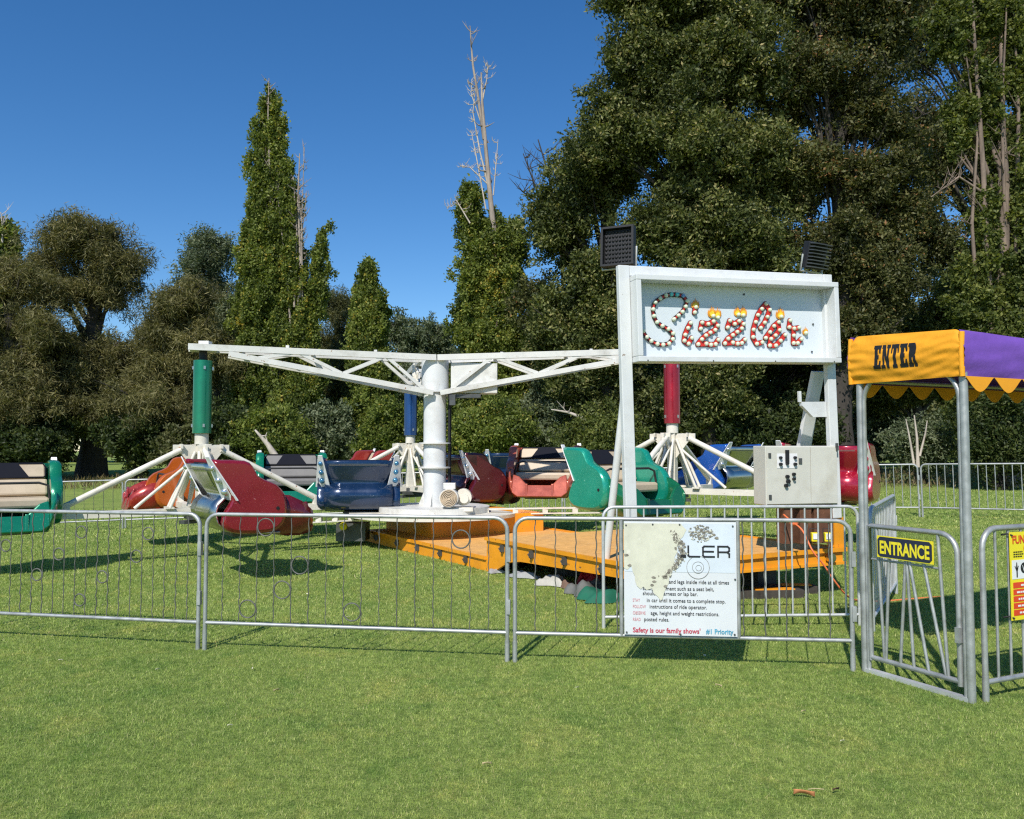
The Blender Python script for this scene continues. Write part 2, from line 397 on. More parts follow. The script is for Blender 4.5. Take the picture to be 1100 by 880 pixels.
make_barrier('crowd_barrier', 'barred crowd barrier right of the gate carrying the yellow notice', 'barrier', D0, D1, M['galv'], 'inner barred barriers', pitch=.135, barr=.010, zb=.12, rr=.02, top_r=.13, hw=1.11)
Q = [(-11.3, 18.0), (-8.8, 18.8), (-6.3, 19.2), (-3.8, 19.4), (-1.3, 19.4), (1.2, 19.2), (3.7, 18.7), (6.15, 18.05), (8.55, 17.3), (10.5, 15.8), (12.3, 14.1)]
QL = ['far wire barrier behind the leftmost green ride car', 'far wire barrier seen through the frame left of the orange car', 'far barrier behind the green spindle cylinder', 'far barrier behind the blue spindle cluster',
      'far barrier behind the white centre column', 'far barrier behind the copper red ride car', 'far barrier behind the red spindle cluster', 'far barrier behind the control cabinet and crimson car', 'far barrier seen between the two canopy posts', 'far barrier seen right of the near canopy post']
for i in range(len(Q) - 1):
    wire = i < 3
    make_barrier('crowd_barrier', QL[i], 'barrier', Q[i], Q[i + 1], M['galv'], 'far barriers behind the ride', pitch=.2 if wire else .15, barr=.006 if wire else .009, wire=wire, zb=.2, rr=.019)

# ------------------------------------------------------------------ rules board on the front barrier
ba = (P2 - P1).normalized(); bn = V((ba.y, -ba.x, 0))               # bn towards the camera
bo = P1 + ba * .865 + bn * .03 + V((0, 0, .235))
BW, BH = .835, .85
rb = thing('rules_board', 'weathered white rules board with peeled corner on the front barrier', 'notice board', bo)
up = V((0, 0, 1))
MB().prism([(0, 0), (BW, 0), (BW, BH), (0, BH)], bo, ba, up, -bn, .012).build('board', M['board'], rb, local=False)
def bp(mb, poly, off): mb.prism([(x * BW, y * BH) for x, y in poly], bo + bn * off, ba, up, -bn, .0014)
m_ = MB(); bp(m_, [(.01, .555), (.985, .555), (.985, .985), (.01, .985)], .002); m_.build('title_panel', M['boardtop'], rb, local=False)
# swirl ghost pattern circles
m_ = MB()
for (cx, cy, r_) in ((.66, .60, .05), (.66, .60, .10), (.665, .595, .025)):
    m_.tube([bo + bn * .0035 + ba * ((cx + r_ * math.cos(t)) * BW) + up * ((cy + r_ * math.sin(t)) * BH) for t in np.linspace(0, 2 * PI, 26)[:-1]], .0015, 4, closed=True)
m_.build('faded_emblem', M['peelgrey'], rb, local=False)
m_ = MB(); bp(m_, [(-.0, .585), (.03, .57), (.065, .605), (.08, .55), (.095, .52), (.10, .47), (.115, .43), (.15, .40), (.17, .425), (.20, .395), (.25, .41), (.265, .365), (.30, .34), (.325, .305), (.34, .315), (.355, .365), (.375, .42), (.40, .46), (.405, .52), (.43, .55), (.44, .60), (.455, .63), (.45, .68), (.475, .73), (.48, .79), (.50, .84), (.53, .87), (.56, .93), (.53, .96), (.51, .985), (.0, .985)], .0045); m_.build('peeled_backing', M['peel'], rb, local=False)
def ragged(cx, cy, rx, ry, n, s):
    rr = random.Random(s); return [(cx + rx * math.cos(t) * rr.uniform(.55, 1.1), cy + ry * math.sin(t) * rr.uniform(.55, 1.1)) for t in np.linspace(0, 2 * PI, n)[:-1]]
rr_ = random.Random(3)
for part in range(3):
    m_ = MB(); m2 = MB()
    for i in range(110):
        t = rr_.random(); cx = .475 + .07 * math.sin(t * 4.2 - .4) - .10 * (1 - t) ** 2 + rr_.gauss(0, .018); cy = .50 + .42 * t
        r_ = rr_.choice((.004, .006, .009, .013)); bp(m_ if rr_.random() < .7 else m2, ragged(cx, cy, r_ * rr_.uniform(.6, 1.4), r_ * rr_.uniform(.8, 1.8), 6, rr_.random()), .0062 + .0004 * part)
    for i in range(60):
        t = rr_.uniform(0, 2 * PI); q = rr_.uniform(.15, 1.1)
        r_ = rr_.choice((.004, .007, .011)); bp(m_ if rr_.random() < .75 else m2, ragged(.69 + .10 * q * math.cos(t), .90 + .07 * q * math.sin(t), r_ * 1.2, r_, 6, rr_.random()), .0062 + .0004 * part)
    m_.build('torn_paper', M['peelgrey'], rb, local=False); m2.build('torn_paper', M['peel'], rb, local=False)
m_ = MB()
for (cx, cy) in ((.27, .47), (.25, .44), (.37, .43), (.02, .70), (.05, .61), (.265, .505), (.80, .89), (.83, .86)):
    bp(m_, ragged(cx, cy, .022, .014, 9, int(cx * 1000)), .0065)
m_.build('torn_paper', M['peelgrey'], rb, local=False)
m_ = MB()
def strip(m, pts, x0, y0, w_, h_, t):
    for i in range(len(pts) - 1):
        a = V((x0 + pts[i][0] * w_, y0 + pts[i][1] * h_, 0)); b_ = V((x0 + pts[i + 1][0] * w_, y0 + pts[i + 1][1] * h_, 0)); d_ = (b_ - a).normalized() * t; n_ = V((-d_.y, d_.x, 0)); a = a - d_ * .9; b_ = b_ + d_ * .9
        m.prism([tuple((a + n_)[:2]), tuple((a - n_)[:2]), tuple((b_ - n_)[:2]), tuple((b_ + n_)[:2])], bo + bn * (.0058 + .0002 * (i % 2)), ba, up, -bn, .0014)
for x0_, sts in ((.575, [[(0, 1), (0, .1), (.12, 0), (1, 0)]]), (.705, [[(1, 1), (.12, 1), (0, .88), (0, .12), (.12, 0), (1, 0)], [(0, .5), (.92, .5)]]), (.838, [[(0, 0), (0, 1), (.86, 1), (1, .86), (1, .60), (.86, .46), (0, .46)], [(.80, .46), (1, .30), (1, 0)]])):
    for st in sts: strip(m_, st, x0_ * BW, .695 * BH, .098 * BW, .083 * BH * 1.1, .0062)
bp(m_, [(.505, .685), (.555, .685), (.555, .71), (.505, .71)], .0075)
m_.build('title_lettering', M['ink'], rb, local=False)
m_ = MB(); lines = [(.40, .455, 'and legs inside ride at all times', .0405), (.165, .395, 'safety equipment such as a seat belt,', .0405), (.165, .35, 'shoulder harness or lap bar.', .0405),
                    (.20, .29, 'in car until it comes to a complete stop.', .0405), (.225, .235, 'instructions of ride operator.', .0405), (.235, .178, 'age, height and weight restrictions.', .0405), (.175, .122, 'posted rules.', .0405)]
for x, y, s, z in lines: put_text(m_, s, bo + bn * .003 + ba * (x * BW) + up * (y * BH), ba, up, z, sx=.89, offset=.0003)
m_.build('rules_lettering', M['ink'], rb, local=False)
m_ = MB()
for y, s in ((.29, 'STAY'), (.235, 'FOLLOW'), (.178, 'OBSERVE'), (.122, 'READ')): put_text(m_, s, bo + bn * .003 + ba * (.075 * BW) + up * (y * BH), ba, up, .034, sx=.70)
m_.build('rule_heading', M['pinkink'], rb, local=False)
m_ = MB(); put_text(m_, "Safety is our family shows'", bo + bn * .003 + ba * (.075 * BW) + up * (.022 * BH), ba, up, .051, sx=.93, offset=.0012); m_.build('slogan_lettering', M['redink'], rb, local=False)
m_ = MB(); put_text(m_, '#1 Priority', bo + bn * .003 + ba * (.725 * BW) + up * (.022 * BH), ba, up, .051, sx=.88, offset=.0012); m_.build('slogan_lettering', M['blueink'], rb, local=False)
m_ = MB()
for (x, y) in ((.02, .965), (.26, .975), (.5, .975), (.97, .965), (.02, .02), (.5, .012), (.975, .02), (.985, .5)):
    c = bo + ba * (x * BW) + up * (y * BH); m_.cyl(c, c + bn * .008, .007, 8)
m_.build('rivets', M['dgrey'], rb, local=False)

# ------------------------------------------------------------------ entrance gate
gl = (GR - GL).length
gr_ = thing('entrance_gate', 'galvanised swing gate with fanned bars between the canopy posts', 'gate', GL, rz=math.atan2(gd.y, gd.x))
x0, x1, hw, zb = .055, gl - .075, 1.07, .115
arcp = [(x1 - .13 + .13 * math.cos(R(a)), 0, hw - .13 + .13 * math.sin(R(a))) for a in np.linspace(90, 0, 7)]
MB().tube([(x0, 0, zb - .02), (x0, 0, hw)] + [(x0 + .02, 0, hw)] + arcp + [(x1, 0, zb - .03)], .0185, 8).build('frame', M['galv'], gr_)
MB().tube([(x0, 0, zb), (x1, 0, zb)], .018, 8).build('bottom_rail', M['galv'], gr_)
b = MB(); zx = lambda z: x0 + (z - 215) / 350 * (x1 - x0)
for a, c, t in ((248, 272, hw), (300, 278, .86), (368, 338, .86), (372, 392, .86), (382, 450, .86), (438, 515, .86), (494, 522, hw), (330, 330, .0)):
    if t > .1: b.tube([(zx(c), 0, zb), (zx(a), 0, t)], .0115, 7, cap=False)
b.tube([(zx(225), 0, .83), (zx(500), 0, .83)], .009, 6)
b.build('bar_infill', M['galv'], gr_)
h = MB()
for z in (.3, .9): h.cyl((.03, 0, z - .05), (.03, 0, z + .05), .016, 8)
h.build('hinge', M['galv'], gr_)
MB().box((x1 + .01, -.02, .42), (.03, .04, .10)).build('latch', M['galv'], gr_)
MB().beam((0, 0, .012), (gl, 0, .012), .05, .03).build('threshold', M['galvl'], gr_)
gn = V((gd.y, -gd.x, 0))                                            # towards the camera side
es = thing('entrance_sign', 'black and yellow sign reading ENTRANCE on the gate', 'sign', GL + gd * zx(262) + gn * .03 + V((0, 0, .855)))
eo = es.location.copy(); ew, eh = zx(487) - zx(262), .155
MB().prism([(0, 0), (ew, 0), (ew, eh), (0, eh)], eo, gd, up, -gn, .008).build('backing', M['yellow'], es, local=False)
cut = .02
def oct_(i, c): return [(i + c, i), (ew - i - c, i), (ew - i, i + c), (ew - i, eh - i - c), (ew - i - c, eh - i), (i + c, eh - i), (i, eh - i - c), (i, i + c)]
MB().prism(oct_(.007, .02), eo + gn * .0025, gd, up, -gn, .002).build('field', M['navy'], es, local=False)
m_ = MB(); vs, fs = text_faces('ENTRANCE', .125, .0042); wmax = max(a for a, b_ in vs)
m_.add([eo + gn * .004 + gd * (.024 + a / wmax * (ew - .048)) + up * (.032 + b_) for a, b_ in vs], fs); m_.build('lettering', M['yellow'], es, local=False)

# yellow notice on the right-hand barrier
dn = V((gperp.y, -gperp.x, 0)); no = D0 + gperp * .27 + dn * .03 + V((0, 0, .50)); NW, NH = .48, .58
ns = thing('ride_notice', 'yellow and red ride notice wired to the barrier by the gate', 'sign', no)
MB().prism([(0, 0), (NW, 0), (NW, NH), (0, NH)], no, gperp, up, -dn, .006).build('board', M['yellow'], ns, local=False)
m_ = MB()
for k in range(5): m_.prism([(.02, .03 + k * .045), (NW - .02, .03 + k * .045), (NW - .02, .068 + k * .045), (.02, .068 + k * .045)], no + dn * .002, gperp, up, -dn, .0015)
m_.build('red_bands', M['sred'], ns, local=False)
MB().prism([(.012, .27), (NW - .012, .27), (NW - .012, .395), (.012, .395)], no + dn * .002, gperp, up, -dn, .0015).build('pictogram_panel', M['swhite'], ns, local=False)
m_ = MB()
put_text(m_, 'FUN E', no + dn * .003 + gperp * .02 + up * .505, gperp, up, .075, sx=.9, offset=.002)
put_text(m_, 'G', no + dn * .003 + gperp * .135 + up * .445, gperp, up, .075, sx=.9, offset=.002)
m_.build('title_lettering', M['sred'], ns, local=False)
m_ = MB(); c0 = no + dn * .003
m_.prism([(x + .055, y + .28) for x, y in ((0, 0), (.012, 0), (.012, .04), (.024, .075), (.018, .078), (.012, .06), (.008, .10), (.002, .10), (-.004, .06), (-.012, .078), (-.018, .075), (0, .04))], c0, gperp, up, -dn, .001)
m_.prism([(.135 + .036 * math.cos(t), .34 + .036 * math.sin(t)) for t in np.linspace(0, 2 * PI, 22)[:-1]], c0, gperp, up, -dn, .001)
m_.prism([(.225 + .036 * math.cos(t), .34 + .036 * math.sin(t)) for t in np.linspace(0, 2 * PI, 22)[:-1]], c0, gperp, up, -dn, .001)
rr_ = random.Random(5)
for y in (.415, .43, .445):                                         # fine print too small to read
    x = .03
    while x < .12:
        w_ = rr_.uniform(.008, .02); m_.prism([(x, y), (x + w_, y), (x + w_, y + .007), (x, y + .007)], c0, gperp, up, -dn, .001); x += w_ + .006
m_.build('pictogram', M['ink'], ns, local=False)
m_ = MB(); put_text(m_, 'W', c0 + dn * .002 + gperp * .114 + up * .318, gperp, up, .06, sx=.8); m_.build('pictogram_mark', M['swhite'], ns, local=False)
m_ = MB()
for k in range(5):
    x = .05 + rr_.uniform(0, .05)
    while x < NW - .05:
        w_ = rr_.uniform(.012, .03); y = .042 + k * .045; m_.prism([(x, y), (x + w_, y), (x + w_, y + .012), (x, y + .012)], c0 + dn * .001, gperp, up, -dn, .001); x += w_ + .007
m_.build('fine_print', M['swhite'], ns, local=False)
m_ = MB()
for y in (.015, NH - .02): m_.tube([no + gperp * .012 + up * y + dn * .012, no + gperp * .0 + up * (y + .01) - dn * .02, no - gperp * .015 + up * y - dn * .05], .006, 5)
m_.build('cable_tie', M['black'], ns, local=False)

# ------------------------------------------------------------------ entrance canopy
CA = GR + gd * .02 - gperp * .03; CB = GL - gd * .05 - gperp * .03
ca = (CB - CA).normalized(); cl = (CB - CA).length; cL = 2.9
cz0, cz1 = 2.10, 2.42
can = thing('entrance_canopy', 'orange and purple canvas entrance canopy on galvanised posts', 'canopy', CA)
zb_a = at(1040, 404, CA.y).z; zb_b = at(912, 413, CB.y).z; zt_a = at(1033, 353, CA.y).z; zt_b = at(918, 362, CB.y).z
zlo = lambda u: zb_a + (zb_b - zb_a) * u
zhi = lambda u: zt_a + (zt_b - zt_a) * u
def wr(u, v, s): return .004 * math.sin(5 * u + 9 * v + s) + .0022 * math.sin(21 * v - 13 * u + s * 2 + 2 * math.sin(3 * u)) + .0016 * math.sin(37 * (u * .5 + v) + 5 * math.sin(4 * u)) + .0035 * math.exp(-7 * min(u % 1.0, 1 - u % 1.0)) * math.sin(34 * v + 9 * u)
def front(u, v):
    bow = .03 * math.sin(PI * v); top = (max(0, v - .72) / .28) ** 2
    rnd = .045 * (1 - min(1, min(u, 1 - u) / .07)) ** 2 * max(0, v - .6) / .4
    p = CA + ca * (cl * u) + up * (zlo(u) + (zhi(u) - zlo(u)) * v - rnd)
    return p - gperp * (bow + wr(u, v, 1) - .015 * top)
MB().grid(front, 110, 80).build('front_valance', M['awnO'], can, local=False)
def sidef(far):
    def f(u, v):
        o = CB if far else CA; n_ = ca if far else -ca
        t = .015 * (max(0, v - .72) / .28) ** 2
        uu = 1.0 if far else 0.0
        return o + gperp * (cL * u - .012) + up * (zlo(uu) - .005 + (zhi(uu) - zlo(uu)) * v - .03 * math.sin(PI * u) * v) + n_ * (.02 * math.sin(PI * v) + wr(u * 3, v, 4) - t + .004)
    return f
for far in (0, 1): MB().grid(sidef(far), 60, 12).build('side_valance', M['awnP'], can, local=False)
m_ = MB()
for o_, uu in ((CA, 0), (CB, 1)): m_.tube([o_ - gperp * .005 + up * (zlo(uu) - .002), o_ - gperp * .012 + up * ((zlo(uu) + zhi(uu)) / 2), o_ + up * (zhi(uu) - .02)], .018, 8)
m_.build('corner_trim', M['awnO'], can, local=False)
def backf(u, v): return CA + gperp * (cL + .02) + ca * (cl * u) + up * (zlo(u) + (zhi(u) - zlo(u)) * v)
MB().grid(backf, 12, 6).build('back_valance', M['awnO'], can, local=False)
def roof(u, v):
    e = min(u, 1 - u, v * 3, (1 - v) * 3) ; k = 1 - math.exp(-e * 9)
    return CA + ca * (cl * (.03 + .94 * u)) + gperp * (.025 + (cL - .05) * v) + up * (zhi(u) - .085 + .03 * k + wr(u * 2, v * 3, 2))
MB().grid(roof, 20, 40).build('roof', M['awnP'], can, local=False)
def scallop(o, d, L_, n, z, mat, nm):
    m = MB(); w = L_ / n
    for i in range(n):
        pts = [(i * w, 0)] + [(i * w + w * t, -.10 * (math.sin(PI * t) ** 1.25)) for t in np.linspace(.04, .96, 13)] + [((i + 1) * w, 0)]
        m.prism(pts, o + up * z, d, up, d.cross(up), .003)
    return m.build(nm, mat, can, local=False)
M['awnOs'] = pmat('orange_scallop_canvas', (.84, .35, .015), .75, 0, .06, 5)
scallop(CA - ca * .012, gperp, cL, 10, zlo(0), M['awnOs'], 'scalloped_edge')
scallop(CB - ca * .03, gperp, cL, 10, zlo(1) + .0, M['awnOs'], 'scalloped_edge')
scallop(CA + gperp * (cL - .03), ca, cl, 4, zlo(.5), M['awnOs'], 'scalloped_edge')
for i, (p, zt) in enumerate(((GR, zlo(0)), (GL, zlo(1)), (GR + gperp * (cL - .1), zlo(0)), (GL + gperp * (cL - .1), zlo(1)))):
    MB().tube([p + V((0, 0, -.02)), p + up * (zt + .1)], .027, 12).build('post', M['galv'], can, local=False)
    q = p - gd * .032 if i % 2 == 0 else p + gd * .032
    MB().tube([q + V((0, 0, -.02)), q + up * (zt - .13)] + [q + up * (zt - .13 + .16 * t) + (-gd if i % 2 == 0 else gd) * (.09 * t * t) for t in (.3, .6, .8, 1)], .017, 8).build('brace_tube', M['galv'], can, local=False)
rl = MB()
for z in (zlo(.5) + .03,):
    cs = [CA + gperp * .06 + ca * .04, CB + gperp * .06 - ca * .04, CB + gperp * (cL - .05) - ca * .04, CA + gperp * (cL - .05) + ca * .04]
    for i in range(4): rl.tube([cs[i] + up * z, cs[(i + 1) % 4] + up * z], .016, 8)
    rl.tube([(cs[0] + cs[1]) / 2 + up * (z + .2), (cs[2] + cs[3]) / 2 + up * (z + .2)], .016, 8)
rl.build('frame', M['galv'], can, local=False)
# ENTER lettering: fat slab-serif letters drawn as polygons on a 0..1 x 0..1 cell
SL = {'E': [[(0, 0), (1, 0), (1, .34), (.80, .34), (.72, .17), (.58, .17), (.58, .42), (.74, .42), (.74, .58), (.58, .58), (.58, .83), (.72, .83), (.80, .66), (1, .66), (1, 1), (0, 1), (0, .85), (.14, .85), (.14, .15), (0, .15)]],
      'N': [[(0, 0), (.46, 0), (.46, .15), (.34, .15), (.34, .55), (.66, 0), (.90, 0), (.90, .85), (1, .85), (1, 1), (.56, 1), (.56, .85), (.68, .85), (.68, .48), (.40, 1), (0, 1), (0, .85), (.12, .85), (.12, .15), (0, .15)]],
      'T': [[(.22, 0), (.78, 0), (.78, .15), (.70, .15), (.70, .83), (.80, .83), (.86, .62), (1, .62), (1, 1), (0, 1), (0, .62), (.14, .62), (.20, .83), (.30, .83), (.30, .15), (.22, .15)]],
      'R': [[(0, 0), (.54, 0), (.54, .15), (.46, .15), (.46, .40), (.54, .40), (.62, .15), (.66, 0), (1, 0), (1, .15), (.94, .15), (.86, .42), (.78, .49), (.92, .58), (.96, .74), (.92, .90), (.78, 1), (0, 1), (0, .85), (.12, .85), (.12, .15), (0, .15)],
            ]}
import mathutils.geometry as mgeo
m_ = MB(); lw = [.98, 1.12, 1.0, .98, 1.05]; s0 = .425; tot = .395; acc = 0
fu0 = .745; fu1 = .34                                               # from the far (left) side towards the near (right)
for ch, w_ in zip('ENTER', lw):
    a0, a1 = acc / sum(lw), (acc + w_ * .90) / sum(lw); acc += w_
    for poly in SL[ch]:
        # refine along edges so that the letters follow the cloth
        tri = mgeo.tessellate_polygon([[V((x, y, 0)) for x, y in poly]])
        for t in tri:
            P_ = [poly[i] for i in t]
            N_ = 9
            def pt(i, j):
                a, b_ = i / N_, j / N_; c = 1 - a - b_
                x = P_[0][0] * c + P_[1][0] * a + P_[2][0] * b_; y = P_[0][1] * c + P_[1][1] * a + P_[2][1] * b_
                u = fu0 + (fu1 - fu0) * (a0 + (a1 - a0) * x); v = .27 + .50 * y
                return front(u, v) - gperp * .0025
            vs = []; idx = {}
            for i in range(N_ + 1):
                for j in range(N_ + 1 - i): idx[(i, j)] = len(vs); vs.append(pt(i, j))
            fs = []
            for i in range(N_):
                for j in range(N_ - i):
                    fs.append((idx[(i, j)], idx[(i + 1, j)], idx[(i, j + 1)]))
                    if i + j < N_ - 1: fs.append((idx[(i + 1, j)], idx[(i + 1, j + 1)], idx[(i, j + 1)]))
            m_.add(vs, fs, True)
m_.build('lettering', M['ink'], can, local=False)

# ------------------------------------------------------------------ trailer platform
N0 = V((1.24, 8.45, 0)); ta = V((-.517, .856, 0)); te = V((.952, .305, 0)); tn = V((-te.y, te.x, 0))
TW = 2.56
def tp(s, t, z): 
    p = N0 + ta * s + te * t; return V((p.x, p.y, z + .03 * t))
tr = thing('trailer_platform', 'long orange steel trailer platform with worn tan deck under the ride', 'trailer', N0)
SS = 3.0
def slab(m, s0, s1, t0, t1, z0, z1):
    vs = [tp(s, t, z) for s in (s0, s1) for t in (t0, t1) for z in (z0, z1)]
    m.add(vs, [(0, 1, 3, 2), (4, 6, 7, 5), (0, 4, 5, 1), (2, 3, 7, 6), (0, 2, 6, 4), (1, 5, 7, 3)]); return m
slab(MB(), .03, SS, .03, TW - .03, .38, .455).build('near_deck', M['deck'], tr, local=False)
slab(MB(), SS, 7.6, .03, TW - .03, .10, .185).build('far_deck', M['deck'], tr, local=False)
def fascia(t, side):
    m = MB()
    prof = [(0, .30), (.9, .275), (1.7, .25), (2.2, .235), (2.5, .19), (2.75, .08), (2.9, .0), (SS + .05, .0), (SS + .05, .46), (0, .46)]
    off = te * (-.0 if side < 0 else .0)
    a = [tp(s, t, z) for s, z in prof]; b = [tp(s, t + .035 * -side, z) for s, z in prof]; n = len(prof)
    m.add(a + b, [list(range(n)), list(range(n, 2 * n))[::-1]] + [(i, n + i, n + (i + 1) % n, (i + 1) % n) for i in range(n)])
    slab(m, SS + .05, 7.6, t if side < 0 else t - .035, t + .035 if side < 0 else t, .0, .20)
    slab(m, SS + .05, 7.6, t - .03 if side < 0 else t, t if side < 0 else t + .03, .165, .205)
    slab(m, 0, SS + .05, t - .035 if side < 0 else t, t if side < 0 else t + .035, .425, .468)
    return m.build('side_rail', M['orange'], tr, local=False)
fascia(0, -1); fascia(TW, 1)
m_ = MB(); slab(m_, -.0, .035, .036, TW - .036, .29, .452); slab(m_, -.035, 0, -.03, TW + .03, .425, .47); slab(m_, -.03, .0, -.02, TW + .02, .285, .315)
m_.build('end_rail', M['orange'], tr, local=False)
slab(MB(), SS - .03, SS, .04, TW - .04, .10, .38).build('step_riser', M['orange'], tr, local=False)
slab(MB(), .0, .10, TW - .10, TW + .02, .471, .80).build('corner_post', M['orange'], tr, local=False)
for s in (.5, 1.2, 1.9, 2.6, 3.6, 4.4, 5.2, 6.0, 6.9):
    z = .36 if s < SS else .11
    m_ = MB(); p = tp(s, -.0, z); m_.box(p - te * .018, (.07, .03, .09), Matrix.Rotation(math.atan2(te.y, te.x), 3, 'Z')); m_.tube([p - te * .03 + V((0, 0, .03)), p - te * .07, p - te * .03 + V((0, 0, -.06))], .008, 5)
    m_.build('tie_hook', M['dgrey'], tr, local=False)
for t in (.35, 1.1, 2.35):
    m_ = MB(); p = tp(-.035, t, .37); m_.cyl(p, p - tn * .05, .05, 14); m_.build('lamp', M['chrome'], tr, local=False)
C0 = V((-1.34, 14.3, 0))
slab(MB(), 5.7, 7.6, .42, 2.35, .186, .50).build('pedestal', M['orange'], tr, local=False)
m_ = MB(); m_.box((-2.75, 14.35, .22), (.5, .45, .3)); m_.build('tow_hitch', M['dgrey'], tr, local=False)
m_ = MB(); m_.sphere((-2.86, 14.05, .33), .07); m_.build('marker_lamp', M['yellow'], tr, local=False)
for (s, t) in ((.6, .5), (.6, 2.0), (2.2, .6), (2.2, 2.0)): slab(MB(), s, s + .25, t, t + .25, -.05, .39).build('axle_stand', M['dgrey'], tr, local=False)

# ------------------------------------------------------------------ lit ride sign
tl = .027
ex = V((te.x, te.y, tl)).normalized(); ez = V((-tl * te.x, -tl * te.y, 1)).normalized(); ey = ez.cross(ex)
SM = Matrix((( ex.x, ey.x, ez.x, N0.x), (ex.y, ey.y, ez.y, N0.y), (ex.z, ey.z, ez.z, 0), (0, 0, 0, 1)))
sg = thing('ride_sign', 'tall white framed sign reading Sizzler in red bulb lettering', 'sign', M=SM)
ST = 3.53; SB = 2.52
MB().box((-.0, .02, (ST + .47) / 2), (.125, .07, ST - .47)).build('post', M['signwhite'], sg, bevel=.008)
MB().box((TW - .045, .02, (ST + .80) / 2), (.115, .07, ST - .80)).build('post', M['signwhite'], sg, bevel=.008)
MB().box((TW / 2 - .02, .021, ST - .055), (TW - .168, .066, .108)).build('top_beam', M['signwhite'], sg, bevel=.008)
bx0, bx1 = .066, TW - .02
m_ = MB(); d_ = .17; zt = ST - .115
m_.box(((bx0 + bx1) / 2, -.055, zt - .028), (bx1 - bx0, .20, .056)); m_.box(((bx0 + bx1) / 2, -.055, SB + .028), (bx1 - bx0, .20, .056))
m_.box((bx0 + .028, -.056, (zt + SB) / 2), (.056, .195, zt - SB - .114)); m_.box((bx1 - .028, -.056, (zt + SB) / 2), (.056, .195, zt - SB - .114))
m_.build('box_frame', M['signwhite'], sg, bevel=.006)
MB().box(((bx0 + bx1) / 2, .06, (zt + SB) / 2), (bx1 - bx0 - .004, .035, zt - SB - .004)).build('sign_panel', M['signblue'], sg)
m_ = MB()
for x in np.linspace(bx0 + .1, bx1 - .1, 4): m_.box((x, -.157, SB + .012), (.012, .006, .012))
for (x, z) in ((.17, 2.98), (2.33, 2.97), (.2, 3.3), (2.3, 2.66), (1.45, 3.28)): m_.cyl((x, .036, z), (x, .03, z), .011, 8)
m_.build('screws', M['dgrey'], sg)
m_ = MB(); m_.tube([at(674, 394, 8.62), tp(.55, .06, .46)], .04, 10); m_.build('rear_brace', M['signwhite'], sg, local=False)
m_ = MB(); m_.beam((TW - .09, .16, 2.45), (TW - .16, .75, .62), .16, .05); m_.beam((TW - .02, .20, 2.45), (TW - .02, .80, .62), .05, .05); m_.build('rear_brace', M['signwhite'], sg)
m_ = MB(); m_.prism([(0, .0), (-.32, .0), (-.32, -.04), (-.18, -.17), (0, -.17)], (TW - .108, .02, 2.10), V((1, 0, 0)), V((0, 0, 1)), V((0, 1, 0)), .05); m_.box((TW - .44, .045, 2.16), (.03, .03, .12)); m_.build('bracket', M['signwhite'], sg)
def sxy(zx_, zy_):
    px, py = 680 + zx_ / 5.5, 300 + zy_ / 5.5
    yt = 300.0 + 6.5 * (px - 680) / 215; x = .06 + (px - 682) / 213 * 2.46
    return x, zt - (py - yt) / (388.5 - yt) * (zt - SB)
ST_ = {
 'S': [[(85, 305), (103, 340), (127, 362), (160, 378), (192, 382), (225, 375), (247, 350), (250, 318), (225, 293), (192, 275), (163, 255), (147, 220), (143, 182), (156, 143), (184, 120), (217, 102), (247, 96), (280, 97), (314, 103), (337, 132), (326, 165), (307, 195), (284, 216), (258, 237)]],
 'i': [[(352, 258), (335, 287), (318, 325), (312, 358), (335, 375), (355, 343)], [(384, 168), (377, 198)]],
 'z': [[(408, 290), (417, 255), (452, 263), (483, 248), (508, 272), (491, 297), (462, 312), (436, 328), (412, 350), (390, 378), (437, 374), (463, 380), (490, 377), (508, 352)]],
 'y': [[(565, 282), (580, 243), (607, 262), (634, 245), (660, 262), (648, 287), (620, 307), (593, 325), (565, 345), (545, 372), (592, 367), (620, 373), (645, 370), (665, 350)]],
 'l': [[(768, 365), (735, 373), (714, 335), (718, 293), (733, 250), (748, 210), (773, 175), (800, 145), (822, 180), (805, 220), (787, 253), (762, 283)]],
 'e': [[(790, 340), (817, 307), (843, 272), (873, 250), (877, 295), (850, 325), (822, 345), (813, 382), (850, 382), (880, 355), (910, 322)]],
 'r': [[(945, 240), (937, 278), (967, 285), (998, 280)], [(967, 285), (963, 325), (960, 368), (985, 368), (1010, 345)]]}
def ribbon(m, pts, w, y, t):
    # a flat stroke with round ends, one solid prism per segment at slightly different depth
    for i, (x, z) in enumerate(pts):
        m.prism([(x + w * math.cos(a), z + w * math.sin(a)) for a in np.linspace(0, 2 * PI, 15)[:-1]], (0, y - .0003 * (i % 3), 0), V((1, 0, 0)), V((0, 0, 1)), V((0, 1, 0)), t)
    for i in range(len(pts) - 1):
        a, b_ = V((pts[i][0], pts[i][1], 0)), V((pts[i + 1][0], pts[i + 1][1], 0)); d = (b_ - a).normalized(); n_ = V((-d.y, d.x, 0)) * w
        m.prism([tuple((a + n_)[:2]), tuple((a - n_)[:2]), tuple((b_ - n_)[:2]), tuple((b_ + n_)[:2])], (0, y - .001 - .0003 * (i % 3), 0), V((1, 0, 0)), V((0, 0, 1)), V((0, 1, 0)), t)
zs = 2.46 / 213 / 5.5
bulb_me = None; k_bulb = 0
FL = [((384, 150), 26, 52), ((478, 195), 26, 58), ((512, 200), 24, 50), ((628, 190), 22, 52), ((662, 192), 26, 56), ((888, 200), 30, 60), ((1040, 300), 20, 40)]
bulbs = []
